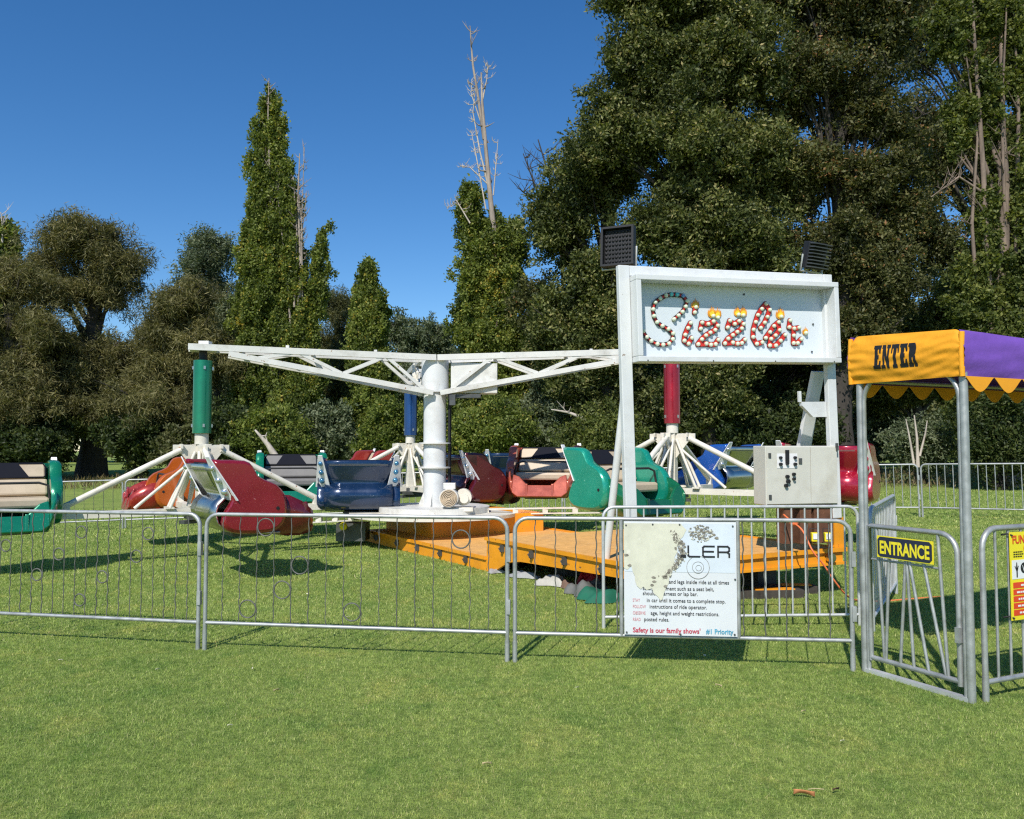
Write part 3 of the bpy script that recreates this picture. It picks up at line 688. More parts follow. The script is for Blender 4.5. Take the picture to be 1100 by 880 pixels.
for ch, strokes in ST_.items():
    md, mr = MB(), MB()
    for st in strokes:
        pts = [sxy(*p) for p in st]
        k_ = .78 if ch == 'S' else 1; ribbon(md, pts, 14.5 * zs * k_, .030, .004); ribbon(mr, pts, 12.0 * zs * k_ * (.45 if ch == 'S' else 1), .026, .003)
        bulbs += [(p, ('bulbb' if p in ((314, 103),) else 'bulbc') if p in ((247, 96), (280, 97), (314, 103)) else 'bulb') for p in st]
    if ch == 'S':
        pass
    o = mr.build('letter', M['letred'], sg); md.build('letter_edge', M['letdark'], o)
for (c, w_, h_) in FL:
    for mt, k, y in (('flame', 1.0, .030), ('flamey', .62, .026)):
        poly = [(-.8, -.5), (-.95, -.1), (-.7, .35), (-.55, .1), (-.35, .6), (-.15, .25), (.05, 1.0), (.2, .3), (.45, .75), (.5, .2), (.75, .45), (.9, -.1), (.75, -.5), (.3, -.75), (-.3, -.75)]
        pl = []
        for x, z in poly:
            q = sxy(c[0] + x * w_ * k, c[1] - z * h_ * .72 * k + (6 if k < 1 else 0)); pl.append(q)
        mm = MB().prism(pl, (0, y, 0), V((1, 0, 0)), V((0, 0, 1)), V((0, 1, 0)), .003)
        if k == 1.0: fo = mm.build('flame', M[mt], sg)
        else: mm.build('flame_core', M[mt], fo)
bulbs += [((384, 168), 'bulb')] * 0 + [((483, 217), 'bulb'), ((510, 226), 'bulb'), ((632, 208), 'bulb'), ((660, 212), 'bulb'), ((890, 218), 'bulb'), ((1040, 310), 'bulb')]
bmesh_by = {}
seen_b = set()
for (p, mt) in bulbs:
    if p in seen_b: continue
    seen_b.add(p)
    x, z = sxy(*p)
    if mt not in bmesh_by:
        m = MB().sphere((0, 0, 0), .0215, 10, 6, (1, .8, 1)); m.cyl((0, .0, 0), (0, .03, 0), .022, 10)
        o = m.build('bulb', M[mt], sg); bmesh_by[mt] = o
    else: o = bmesh_by[mt].copy(); COL.objects.link(o); o.parent = sg
    o.location = (x, .012, z)

# floodlights on top of the sign
def flood(label, px, py, Y, rz, tilt, w, h_, fins):
    c = at(px, py, Y)
    ro = thing('floodlight', label, 'floodlight', M=Matrix.Translation(c) @ Matrix.Rotation(rz, 4, 'Z') @ Matrix.Rotation(tilt, 4, 'X'), group='floodlights on top of the sign')
    MB().box((0, .05, 0), (w, .09, h_)).build('housing', M['black'], ro, bevel=.01)
    if fins:
        m = MB()
        for k in range(8): m.box((0, -.03, -h_ / 2 + h_ * (k + .5) / 8), (w * .97, .07, .012))
        m.build('cooling_fins', M['dgrey'], ro)
    else:
        m = MB()
        for i in range(8):
            for j in range(8): m.sphere((-w / 2 + w * (i + .7) / 8.4, .0, -h_ / 2 + h_ * (j + .7) / 8.4), .0155, 7, 4, (1, .7, 1))
        m.build('lens_array', M['black'], ro)
        m = MB(); 
        for sx_ in (-1, 1): m.box((sx_ * (w / 2 + .012), .0, 0), (.024, .10, h_ + .04))
        for sz_ in (-1, 1): m.box((0, .0, sz_ * (h_ / 2 + .011)), (w, .10, .022))
        m.build('rim', M['black'], ro)
    m = MB(); m.tube([(-w / 2 - .03, .05, 0), (-w / 2 - .03, .05, -h_ / 2 - .035), (w / 2 + .03, .05, -h_ / 2 - .035), (w / 2 + .03, .05, 0)], .012, 6); m.build('yoke', M['galvl'], ro)
flood('black square floodlight with lens grid on the left end of the sign', 664, 265, 8.6, R(-24), R(-3), .31, .38, False)
flood('black finned floodlight on the right end of the sign', 878, 275, 9.3, R(30), R(14), .30, .30, True)

# control cabinet on rusty stand
cc0 = at(823, 543, 8.95); cc1 = at(900, 543, 9.15); ce = (cc1 - cc0); ce.z = 0; cw = ce.length; ce.normalize(); cn = V((ce.y, -ce.x, 0)); ch_ = at(823, 479, 8.95).z - cc0.z
cb = thing('control_cabinet', 'beige electrical control cabinet beside the right sign post', 'control box', cc0)
MB().prism([(0, 0), (cw, 0), (cw, ch_), (0, ch_)], cc0, ce, up, -cn, .26).build('cabinet', M['beigebox'], cb, bevel=.008, local=False)
m_ = MB()
for a, b_ in ((.012, .615), (.622, .992)): m_.prism([(cw * a, .012), (cw * b_, .012), (cw * b_, ch_ - .012), (cw * a, ch_ - .012)], cc0 + cn * .012, ce, up, -cn, .011)
m_.build('cabinet_door', M['beigebox'], cb, bevel=.003, local=False)
MB().prism([(cw * .15, ch_ * .62), (cw * .43, ch_ * .62), (cw * .43, ch_ * .87), (cw * .15, ch_ * .87)], cc0 + cn * .016, ce, up, -cn, .003).build('label_plate', M['swhite'], cb, local=False)
m_ = MB()
for (x, y, r_) in ((.19, .80, .016), (.19, .69, .018), (.39, .80, .016), (.39, .69, .018), (.28, .48, .02), (.37, .52, .018), (.37, .44, .016), (.29, .40, .022), (.26, .33, .02), (.28, .70, .016)):
    p = cc0 + ce * (cw * x) + up * (ch_ * y) + cn * .014; m_.cyl(p, p + cn * .03, r_, 10)
m_.prism([(cw * .26, ch_ * .72), (cw * .31, ch_ * .72), (cw * .31, ch_ * .93), (cw * .26, ch_ * .93)], cc0 + cn * .030, ce, up, -cn, .012)
m_.build('switches', M['black'], cb, local=False)
m_ = MB()
for (x, y) in ((.03, .80), (.03, .10), (.97, .97), (.975, .92)): m_.prism([(cw * x, ch_ * y), (cw * x + .03, ch_ * y), (cw * x + .03, ch_ * y + .05), (cw * x, ch_ * y + .05)], cc0 + cn * .024, ce, up, -cn, .01)
m_.prism([(cw * .45, ch_ * .70), (cw * .49, ch_ * .70), (cw * .49, ch_ * .79), (cw * .45, ch_ * .79)], cc0 + cn * .026, ce, up, -cn, .012)
m_.build('latch', M['dgrey'], cb, local=False)
for (x, y) in ((.72, .8), (.72, .3), (.75, .65), (.85, .8), (.6, .38)):
    pass
m_ = MB(); zb2 = at(860, 583, 9.2).z
for (a, b_) in ((.28, .40), (.50, .66), (.70, .97)): m_.prism([(cw * a, zb2 - cc0.z), (cw * b_, zb2 - cc0.z), (cw * b_, -.002), (cw * a, -.002)], cc0 - cn * .05, ce, up, -cn, .16)
m_.build('stand', M['rust'], cb, local=False)
for px in (875, 889):
    p = at(px, 577, 9.0)
    lo = thing('work_lamp', 'yellow work lamp on the trailer deck under the cabinet, ' + ('nearer the cord' if px < 880 else 'nearer the corner post'), 'lamp', p, 'work lamps under the control cabinet')
    MB().box((0, 0, 0), (.075, .06, .10)).build('body', M['yellow'], lo, bevel=.01); MB().box((0, -.034, .01), (.055, .012, .06)).build('lens', M['swhite'], lo)
    MB().tube([(-.045, 0, -.05), (-.05, 0, .09), (.05, 0, .09), (.045, 0, -.05)], .006, 6).build('handle', M['black'], lo)
# orange cord
pts = [at(842, 553, 9.0), at(850, 560, 8.8), at(862, 570, 8.55), at(873, 592, 8.4), at(885, 607, 8.4), at(897, 625, 8.4), at(910, 640, 8.5), gp(922, 645, .015), gp(945, 646, .015), gp(985, 643, .012), gp(1012, 641, .012)]
def smooth_path(p, n=6):
    o = []
    for i in range(len(p) - 1):
        a, b, c, d = p[max(i - 1, 0)], p[i], p[i + 1], p[min(i + 2, len(p) - 1)]
        for k in range(n):
            t = k / n; o.append(.5 * ((2 * b) + (-a + c) * t + (2 * a - 5 * b + 4 * c - d) * t * t + (-a + 3 * b - 3 * c + d) * t ** 3))
    return o + [p[-1]]
cd = MB().tube(smooth_path(pts), .009, 6); c_ = cd.build('extension_cord', M['cordm'])
tag(c_, 'orange extension cord hanging from the cabinet stand onto the grass', 'cord')
p = at(853, 562, 8.72); pl_ = MB().sphere(p, .04, 8, 6, (1.2, .9, .8)); o = pl_.build('plug', M['cordm'], c_)

# ------------------------------------------------------------------ ride
rd = thing('carnival_ride', 'white three armed spinning ride with green, blue and red spindles', 'amusement ride', C0)
C = C0
def cz(z): return V((C.x, C.y, z))
MB().cyl(cz(.66), cz(2.62), .195, 28).build('centre_column', M['signwhite'], rd, local=False)
MB().cyl(cz(2.62), cz(3.2), .235, 28).build('rotating_head', M['signwhite'], rd, local=False)
m_ = MB()
for z in (1.74, 1.32): m_.cyl(cz(z - .012), cz(z + .012), .27, 28)
m_.build('flange', M['white'], rd, local=False)
m_ = MB()
for i in range(6):
    a = i * PI / 3 + .3; m_.prism([(.19, .66), (.29, .66), (.19, .90)], C, V((math.cos(a), math.sin(a), 0)), up, V((-math.sin(a), math.cos(a), 0)), .02)
m_.build('gusset', M['white'], rd, local=False)
m_ = MB(); m_.tube([cz(.7) + V((.25, -.02, 0)), cz(2.6) + V((.25, -.02, 0))], .02, 6); m_.tube([cz(.7) + V((.27, .05, 0)), cz(2.6) + V((.27, .05, 0))], .015, 6)
m_.build('cable_conduit', M['black'], rd, local=False)
m_ = MB().cyl(cz(.505), cz(.56), 1.45, 48); m_.build('base_ring', M['cream'], rd, local=False)
m_ = MB(); m_.cyl(cz(.563), cz(.66), .95, 40); m_.build('base_plate', M['white'], rd, local=False)
m_ = MB()
for (p, q) in ((C + V((.9, -.15, .53)), C + V((3.9, -.55, .60))), (C + V((-1.1, -.3, .45)), C + V((-2.6, -.9, .42)))):
    d = (q - p).normalized(); n_ = d.cross(up).normalized() * .1
    for dz in (0, .085): m_.beam(p + up * dz, q + up * dz, .14, .02)
    for k in range(7): c = p + (q - p) * (k / 6.0) + up * .0425; m_.box(c, (.09, .13, .066))
    m_.build('outrigger', M['cream'], rd, local=False); m_ = MB()
# motor
mc = C + V((.33, -.62, .84))
MB().tube([mc + V((-.02, -.24, 0)), mc + V((-.02, .10, 0))], .155, 24).build('motor', M['white'], rd, local=False)
mo = [o for o in bpy.data.objects if o.name == 'motor'][0]
m_ = MB(); [m_.tube([mc + V((-.02 + r_ * math.cos(t), -.262, r_ * math.sin(t))) for t in np.linspace(0, 2 * PI, 25)[:-1]], .007, 5, closed=True) for r_ in (.03, .055, .08, .105, .13)]; m_.cyl(mc + V((-.02, -.238, 0)), mc + V((-.02, -.252, 0)), .14, 24); m_.build('fan_cover', M['vinyl'], mo); 
o = [x for x in bpy.data.objects if x.name == 'fan_cover'][0]; o.data.transform(Matrix.Translation(-C0))
MB().box(mc + V((-.02, -.02, .19)), (.2, .18, .10)).build('terminal_box', M['white'], rd, bevel=.01, local=False)
m_ = MB(); m_.cyl(mc + V((.20, .02, 0)), mc + V((.20, .22, 0)), .14, 18); m_.cyl(mc + V((.22, -.05, -.02)), mc + V((.22, .02, -.02)), .075, 14); m_.box(mc + V((.12, 0, -.19)), (.5, .3, .06)); m_.build('gearbox', M['cream'], rd, local=False)
m_ = MB()
for k in range(9):
    a = k * .7; m_.tube([cz(2.7 + .05 * k) + V((-.30 - .02 * (k % 3), -.15, 0)), cz(2.66 + .05 * k) + V((-.36, -.2, 0)), cz(2.95 - .03 * k) + V((-.27, -.24, 0))], .017, 6)
m_.build('hoses', M['cream'], rd, local=False)

def cluster(px, Y, zbase, zc0, zc1, ztop, alpha, cyl_mat, clab):
    T = at(px, 450, Y); T.z = 0
    d = T - C; d.z = 0; L_ = d.length; d.normalize(); n_ = V((-d.y, d.x, 0))
    zc_top, zc_bot = 3.25, 2.60
    pt = lambda s, off, z: C + d * s + n_ * off + up * z
    a = MB()
    for sd in (-1, 1):
        a.beam(pt(.05, sd * .24, zc_top - .045), pt(L_ + .22, sd * .13, ztop - .05), .07, .10)
    for s in (.25, .55, .85, 1.0): a.box(pt(L_ * s, 0, zc_top + (ztop - zc_top) * s - .05), (.05, .05, .05)) if False else a.beam(pt(L_ * s, -.2 + .07 * s, zc_top + (ztop - zc_top) * s - .05), pt(L_ * s, .2 - .07 * s, zc_top + (ztop - zc_top) * s - .05), .05, .06)
    a.beam(pt(L_ - .2, 0, ztop - .055), pt(L_ + .2, 0, ztop - .055), .30, .08)
    a.box(pt(L_ - .03, 0, ztop + .025), (.16, .16, .07))
    for s in (.28, .66): a.box(pt(L_ * s, .1, zc_top + (ztop - zc_top) * s + .025), (.05, .05, .05))
    arm = a.build('arm', M['white'], rd, local=False)
    bz = lambda s: zc_bot + (ztop - .14 - zc_bot) * (s / (.9 * L_))
    for sd in (-1, 1):
        o = MB().beam(pt(.1, sd * .24, zc_bot), pt(.9 * L_, sd * .145, ztop - .14), .07, .085).build('bottom_chord', M['white'], arm); o.data.transform(Matrix.Translation(-C0))
        m = MB(); nodes = [(.07, 0), (.24, 1), (.43, 0), (.62, 1), (.78, 0)]
        for i in range(len(nodes) - 1):
            (s0, t0), (s1, t1) = nodes[i], nodes[i + 1]
            q = []
            for s, t in ((s0, t0), (s1, t1)):
                off = sd * (.24 - .105 * s); z = zc_top + (ztop - zc_top) * s - .06 if t else bz(s * L_) + .02
                q.append(pt(s * L_, off, z))
            m.beam(q[0], q[1], .05, .055)
        o = m.build('diagonal_braces', M['white'], arm); o.data.transform(Matrix.Translation(-C0))
    m = MB()
    for s in (.15, .43, .75): m.beam(pt(s * L_, -.22 + .1 * s, bz(s * L_)), pt(s * L_, .22 - .1 * s, bz(s * L_)), .05, .05)
    o = m.build('cross_ties', M['white'], arm); o.data.transform(Matrix.Translation(-C0))
    t = lambda z: T + up * z
    o = MB().cyl(t(zc0), t(zc1), .142, 28).build('spindle_cylinder', cyl_mat, rd, local=False); o['label'] = clab
    for z in (zc0 + .12, zc1 - .12):
        for a_ in (-60, 30, 120, 210):
            q = t(z) + V((math.cos(R(a_)), math.sin(R(a_)), 0)) * .145
            ob = MB().box(q, (.03, .03, .05), Matrix.Rotation(R(a_), 3, 'Z')).build('bolt', M['bolt'], o); ob.data.transform(Matrix.Translation(-C0))
    MB().cyl(t(zc1), t(ztop - .09), .06, 14).build('spindle_shaft', M['black'], rd, local=False)
    MB().cyl(t(zc0 - .17), t(zc0), .105, 18).build('collar', M['cream'], rd, local=False)
    zh = zc0 - .17
    hb = MB(); hb.box(t((zbase + zh) / 2), (.14, .14, zh - zbase), Matrix.Rotation(R(alpha), 3, 'Z'))
    for k in range(4):
        a_ = R(alpha + 90 * k); u_ = V((math.cos(a_), math.sin(a_), 0)); w_ = V((-u_.y, u_.x, 0))
        hb.prism([(0, .0), (.42, .0), (.42, -.12), (.30, -.14), (.08, -.42), (0, -.42)], t(zh - .01) - w_ * .015, u_, up, w_, .03)
        hb.beam(t(zh - .035) + u_ * .30 - w_ * .09, t(zh - .035) + u_ * .30 + w_ * .09, .03, .07)
    hb.build('hub', M['cream'], rd, local=False)
    for k in range(4):
        a_ = R(alpha + 90 * k); u_ = V((math.cos(a_), math.sin(a_), 0)); w_ = V((-u_.y, u_.x, 0))
        m = MB()
        m.beam(t(zbase) + u_ * .08, t(zbase) + u_ * 2.02, .13, .10)
        m.tube([t(zh - .09) + u_ * .30, t(zbase + .12) + u_ * 1.90], .047, 10)
        m.prism([(1.80, .05), (2.02, .05), (1.99, .15), (1.82, .19)], t(zbase) - w_ * .05, u_, up, w_, .10)
        for sd in (-1, 1):
            m.tube([t(zh - .12) + u_ * .10 + w_ * .05 * sd, t(zbase + .06) + u_ * .46 + w_ * .10 * sd], .026, 8)
        m.tube([t(zh - .25) + u_ * .12, t(zbase + .07) + u_ * .95], .024, 8)
        m.box(t(zbase + .065) + u_ * .46, (.12, .24, .03), Matrix.Rotation(a_, 3, 'Z'))
        m.build('sweep_arm', M['cream'], rd, local=False)
    m = MB(); m.box(t(zbase - .09), (.42, .42, .06), Matrix.Rotation(R(alpha), 3, 'Z')); m.box(t(zbase - .16), (.62, .16, .05), Matrix.Rotation(R(alpha + 20), 3, 'Z')); m.cyl(t(zbase - .13), t(zbase + .02), .14, 16)
    m.build('bearing', M['dgrey'], rd, local=False)
    return T
Tg = cluster(217, 13.0, .67, 1.885, 3.035, 3.285, 31, M['cylg'], 'green spindle cylinder')
Tr = cluster(722, 14.5, .91, 2.09, 3.21, 3.42, -33, M['cylr'], 'red spindle cylinder')
Tb = cluster(441, 18.0, .78, 1.94, 3.02, 3.25, 33, M['cylb'], 'blue spindle cylinder')
# electrical cabinet slung in the right arm
d = (Tr - C).normalized(); c = C + d * 0.68 + V((0, 0, 2.86))
o = MB().box(c, (.80, .36, .52), Matrix.Rotation(math.atan2(d.y, d.x), 3, 'Z')).build('electrical_box', M['white'], rd, bevel=.012, local=False)
m_ = MB(); m_.box(C + d * .32 + V((0, -.2, 2.48)), (.10, .10, .18)); m_.box(C + d * .55 + V((0, -.1, 2.55)), (.5, .2, .06)); m_.build('slip_ring_bracket', M['dgrey'], rd, local=False)

# ------------------------------------------------------------------ ride cars
def inflate(poly, x0, x1, sgn):
    cx = sum(p[0] for p in poly) / len(poly); cy = sum(p[1] for p in poly) / len(poly)
    rings = []
    for f, k in ((0, .955), (.25, 1.0), (.6, 1.0), (.85, .97), (1.0, .90)):
        x = x0 + (x1 - x0) * f
        rings.append([V((x * sgn, cx + (p[0] - cx) * k, cy + (p[1] - cy) * k)) for p in poly])
    return rings
def spline(pts, n=4):
    o = []; m = len(pts)
    for i in range(m):
        a, b, c, d = (V((*pts[(i + j) % m], 0)) for j in (-1, 0, 1, 2))
        for k in range(n):
            t = k / n; q = .5 * ((2 * b) + (-a + c) * t + (2 * a - 5 * b + 4 * c - d) * t * t + (-a + 3 * b - 3 * c + d) * t ** 3); o.append((q.x, q.y))
    return o
SIDE = [(-.53, .865), (-.44, .875), (-.14, .865), (-.04, .80), (.02, .69), (.12, .625), (.27, .56), (.38, .43), (.41, .24), (.36, .06), (.2, -.03), (-.18, -.03), (-.34, .02), (-.40, .12), (-.355, .25), (-.285, .38), (-.35, .52), (-.44, .70)]
SIDEs = spline(SIDE, 2)
def make_car(label, ccol, ncol, bulbcol, seat='vinyl', rear=None, inner=None):
    root = thing('ride_car', label, 'ride car', group='two seat cars of the spinning ride')
    body = M[ccol]; W = .565
    rr = M[rear] if rear else body
    prof = [(-.53, .82), (-.43, .62), (-.31, .43), (-.36, .39), (-.43, .32), (-.455, .22), (-.42, .10), (-.32, .01), (-.1, -.03), (.35, -.05)]
    m = MB()
    def g_(u, v):
        i = v * (len(prof) - 1); a = int(min(i, len(prof) - 2)); t = i - a
        y = prof[a][0] * (1 - t) + prof[a + 1][0] * t; z = prof[a][1] * (1 - t) + prof[a + 1][1] * t
        return V(((u * 2 - 1) * W, y, z))
    m.grid(g_, 4, (len(prof) - 1) * 2); m.build('rear_shell', rr, root, solid=.03)
    for s in (-1, 1):
        MB().loft(inflate(SIDEs, W - .02, W + .13, s), True, True).build('side_panel', body, root)
        MB().cyl((s * (W + .125), .27, .27), (s * (W + .136), .27, .27), .022, 10).build('bolt_hole', M['black'], root)
    # nose scoop
    m = MB(); secs = []
    for y, k, zt_, zb_ in ((.22, 1.0, .44, -.05), (.45, 1.0, .42, -.08), (.62, .97, .34, -.09), (.75, .90, .24, -.07), (.79, .86, .20, .0)):
        w_ = (W + .03) * k; zt2 = zt_
        secs.append([V((-w_, y, zt2)), V((-w_ * 1.02, y, zt2 * .5)), V((-w_ * .97, y, .04)), V((-w_ * .85, y, zb_)), V((-w_ * .3, y, zb_ - .005)), V((w_ * .3, y, zb_ - .005)), V((w_ * .85, y, zb_)), V((w_ * .97, y, .04)), V((w_ * 1.02, y, zt2 * .5)), V((w_, y, zt2))])
    m.loft(secs, False, False); m.build('nose', M[ncol], root, solid=.03)
    kw = (W + .03) * .86
    fw = [(-kw, .20), (-kw * 1.0, -.0), (-kw * .8, -.075), (kw * .8, -.075), (kw, 0), (kw, .20), (kw * .96, .34), (kw * .74, .30), (kw * .45, .14), (-kw * .45, .14), (-kw * .74, .30), (-kw * .96, .34)]
    MB().prism(fw, (0, .77, 0), V((1, 0, 0)), V((0, -.25, 1)).normalized(), V((0, 1, 0)), .045).build('front_panel', M[ncol], root, bevel=.015)
    for x in (-.24, .24): MB().beam((x, .805, -.06), (x, .775, .16), .05, .05).build('front_rib', M[ncol], root, bevel=.012)
    MB().box((0, .02, .28), (2 * W - .06, .50, .14)).build('seat_cushion', M[seat], root, bevel=.035)
    d = V((0, -.36, .50)).normalized()
    rot = Matrix.Rotation(math.atan2(.30, .5), 3, 'X')
    MB().box((0, -.27, .47), (2 * W - .06, .10, .26), rot).build('backrest', M[seat], root, bevel=.03)
    hp = MB().box((0, -.43, .70), (2 * W - .10, .09, .24), rot).build('headrest_pad', M[seat], root, bevel=.03)
    up2 = rot @ V((0, 0, 1)); fn = rot @ V((0, 1, 0)); hc = V((0, -.43, .70)) + fn * .046
    MB().prism([(-.30, -.115), (.30, -.115), (.16, .115), (-.16, .115)], hc, V((1, 0, 0)), up2, fn, .012).build('centre_patch', M['blackvinyl'], hp)
    a, b = W - .055, .118
    MB().tube([hc + V((sx * a, 0, 0)) * 1.0 + up2 * (sz * b) for sx, sz in ((-1, -.8), (-1, .5), (-.93, 1), (.93, 1), (1, .5), (1, -.8), (.95, -1), (-.95, -1))], .013, 6, closed=True).build('piping', M['blackvinyl'], hp)
    MB().tube([(-W + .03, .22, .33), (-W + .05, .20, .52), (-.4, .20, .56), (.4, .20, .56), (W - .05, .20, .52), (W - .03, .22, .33)], .017, 8).build('lap_bar', M['blackm'], root)
    for s in (-1, 1):
        o0 = V((s * (W + .10), -.565, .915)); o1 = V((s * (W + .155), -.225, .385)); o2 = V((s * (W - .09), -.345, .395)); o3 = V((s * (W + .03), -.585, .915))
        vs = [o0, o1, o2, o3]; n_ = (o1 - o0).cross(o2 - o0).normalized()
        if n_.y > 0: n_ = -n_
        tpn = MB().add([p for p in vs] + [p + n_ * .014 for p in vs], [(0, 1, 2, 3), (7, 6, 5, 4), (0, 4, 5, 1), (1, 5, 6, 2), (2, 6, 7, 3), (3, 7, 4, 0)]).build('tail_light_panel', M['swhite'], root)
        c0, c1 = (o0 + o3) / 2, (o1 + o2) / 2
        for t in (.25, .53, .80):
            MB().sphere(c0 + (c1 - c0) * t + n_ * .018, .036 + .016 * t, 10, 6).build('tail_bulb', M[bulbcol], tpn)
    m = MB(); m.box((0, .1, -.075), (.5, .5, .05)); m.tube([(s * .3 + 0, .55, -.10) for s in (-1, 1)], .03, 8); m.build('underframe', M['dgrey'], root)
    return root
M['bulbred'] = pmat('red_tail_bulb', (.45, .02, .06), .15, .2, .1, 20, coat=.6)
M['bulbblue'] = pmat('blue_tail_bulb', (.05, .20, .36), .15, .4, .1, 20, coat=.6)
M['bulbchrome'] = pmat('mirror_tail_bulb', (.65, .68, .70), .12, .8, .1, 20)
def car(T, alpha, k, zb_, dyaw, *a, dx=0, **kw):
    r = make_car(*a, **kw); th = R(alpha + 90 * k); p = T + V((math.cos(th), math.sin(th), 0)) * 2.62 + V((dx, 0, 0))
    r.location = (p.x, p.y, zb_); r.rotation_euler = (0, 0, th + R(dyaw)); return r     # local +y is tangential
car(Tg, 31, 2, .60, 2, 'green ride car with beige seat facing the camera at the far left', 'pgreen', 'pgreen', 'bulbchrome')
car(Tg, 31, 3, .63, 4, 'glossy red ride car side on, nose to the right, nearest the green spindle', 'pred', 'pdred', 'bulbchrome', 'greyvinyl', 'chrome')
car(Tg, 31, 0, .62, -22, 'midnight blue ride car seen from behind left of the centre column', 'pblue', 'pblue', 'bulbblue', 'greyvinyl')
car(Tg, 31, 1, .62, 0, 'orange ride car with glittery red nose behind the green spindle', 'porange', 'pglred', 'bulbchrome')
car(Tr, -33, 3, .79, -20, 'glittery teal ride car with deep green nose behind the left sign post', 'pteal', 'pdgreen', 'bulbchrome', dx=.22)
car(Tr, -33, 2, .84, 24, 'copper red ride car with cream seat facing the camera right of the motor', 'prust', 'prust', 'bulbchrome')
car(Tr, -33, 1, .86, -12, 'bright blue ride car behind the red spindle, its silvery tail to the right', 'pbright', 'pbright', 'bulbchrome', 'greyvinyl', 'chrome')
car(Tr, -33, 0, .86, 0, 'crimson ride car seen from behind between sign post and canopy post', 'pcrim', 'pcrim', 'bulbred', 'greyvinyl')
car(Tb, 33, 2, .70, -16, 'far green ride car with grey seat seen between red and blue cars', 'pgreen', 'pgreen', 'bulbblue', 'greyvinyl')
car(Tb, 33, 3, .70, 0, 'dark maroon ride car side on, just right of the white motor', 'pmaroon', 'pmaroon', 'bulbchrome', 'greyvinyl')
car(Tb, 33, 0, .72, -25, 'dark navy ride car seen from behind beyond the maroon car', 'pblue', 'pblue', 'bulbblue', 'greyvinyl')
car(Tb, 33, 1, .74, 0, 'small distant red ride car behind the blue spindle', 'pglred', 'pglred', 'bulbchrome')

# ------------------------------------------------------------------ bits lying about
def crumple(name, label, cat, px, py, w, d_, h_, mat, seed, rz=0):
    p = gp(px, py, 0); p.z = gz(p.x, p.y); rr = random.Random(seed); ph = [rr.uniform(0, 6) for _ in range(6)]
    def f(u, v):
        e = min(u, 1 - u, v, 1 - v) * 2; x = (u - .5) * w * (1 + .15 * math.sin(9 * v + ph[0])); y = (v - .5) * d_ * (1 + .2 * math.sin(8 * u + ph[1]))
        z = h_ * (min(1, e * 3) ** .6) * (.55 + .22 * math.sin(6 * u + 3 * v + ph[2]) + .18 * math.sin(9 * v - 4 * u + ph[3]) + .10 * abs(math.sin(19 * u + 13 * v + ph[4])) + .08 * abs(math.sin(27 * v - 15 * u + ph[5]))) + .01
        return V((x, y, z))
    o = MB().grid(f, 22, 16, True).build(name, mat); o.location = p; o.rotation_euler.z = rz
    tag(o, label, cat); return o
M['cgreen'] = pmat('green_cloth', (.008, .12, .07), .8, 0, .15, 8); M['ctarp'] = pmat('grey_tarp', (.13, .13, .12), .7, 0, .3, 8); M['cred'] = pmat('red_bag', (.55, .02, .03), .5, 0, .2, 8)
M['cwhite'] = pmat('pale_sheet', (.45, .43, .38), .7, 0, .15, 8); M['cbrown'] = pmat('brown_sheet', (.17, .10, .07), .8, 0, .2, 8); M['cgrey'] = pmat('grey_sheet', (.33, .33, .33), .8, 0, .2, 8)
crumple('crumpled_cloth', 'green cloth lying in the shade under the trailer edge', 'cloth', 652, 645, .55, .4, .12, M['cgreen'], 1, .3)
crumple('folded_tarp', 'dark grey tarp bundle under the trailer beside the green cloth', 'tarp', 632, 639, .42, .35, .17, M['ctarp'], 2, .5)
crumple('plastic_bag', 'red plastic bag tucked behind the dark tarp under the trailer', 'bag', 632, 630, .25, .2, .22, M['cred'], 3, .1)
crumple('crumpled_sheet', 'crumpled whitish sheet on the grass under the trailer', 'sheet', 594, 630, .34, .22, .12, M['cwhite'], 4, -.4)
crumple('crumpled_sheet', 'small brown sheet next to the whitish sheet under the trailer', 'sheet', 610, 633, .16, .14, .09, M['cbrown'], 5, .2)
crumple('crumpled_sheet', 'flat grey sheet beside the front of the orange rail', 'sheet', 562, 622, .42, .16, .07, M['cgrey'], 6, -.5)
crumple('crumpled_sheet', 'grey scrap of sheet by the trailer step', 'sheet', 534, 617, .22, .12, .05, M['cgrey'], 7, .4)
for i, (px, py, L_, rz, lab) in enumerate(((826, 643, .75, .10, 'dark timber block with orange painted edge under the trailer end'), (850, 638, .55, -.08, 'shorter timber block stacked behind the orange edged block'))):
    p = gp(px, py); r = thing('timber_chock', lab, 'timber block', (p.x, p.y, 0), rz=rz)
    MB().box((0, 0, .05), (L_, .14, .10)).build('block', M['barkd'], r, bevel=.006); MB().box((.05, -.01, .106), (L_ * .6, .10, .012)).build('painted_top', M['orange'], r)
def leaf_thing(name, label, px, py, s, mat, rz, n=1):
    p = gp(px, py, .0); m = MB()
    def f(u, v):
        w_ = math.sin(PI * u) ** .8 * .32
        return V(((u - .5) * s, (v - .5) * 2 * w_ * s * .6, .020 + .10 * s * (abs(v - .5) * 2) ** 2 + .06 * s * math.sin(4 * u) - .25 * s * (v - .5)))
    m.grid(f, 12, 6); o = m.build(name, mat, solid=.001); o.location = p; o.rotation_euler.z = rz; tag(o, label, 'leaf'); return o
M['lfo'] = pmat('orange_dead_leaf', (.55, .22, .09), .7, 0, .2, 60); M['lfp'] = pmat('pale_dead_leaf', (.55, .44, .24), .7, 0, .2, 60); M['lfd'] = pmat('dark_dead_leaf', (.10, .05, .03), .8, 0, .2, 60)
leaf_thing('fallen_leaf', 'orange brown fallen leaf on the lawn near the lower right', 864, 858, .095, M['lfo'], -.2)
leaf_thing('fallen_leaf', 'dark curled fallen leaf right of the orange leaf', 898, 853, .05, M['lfd'], .6)
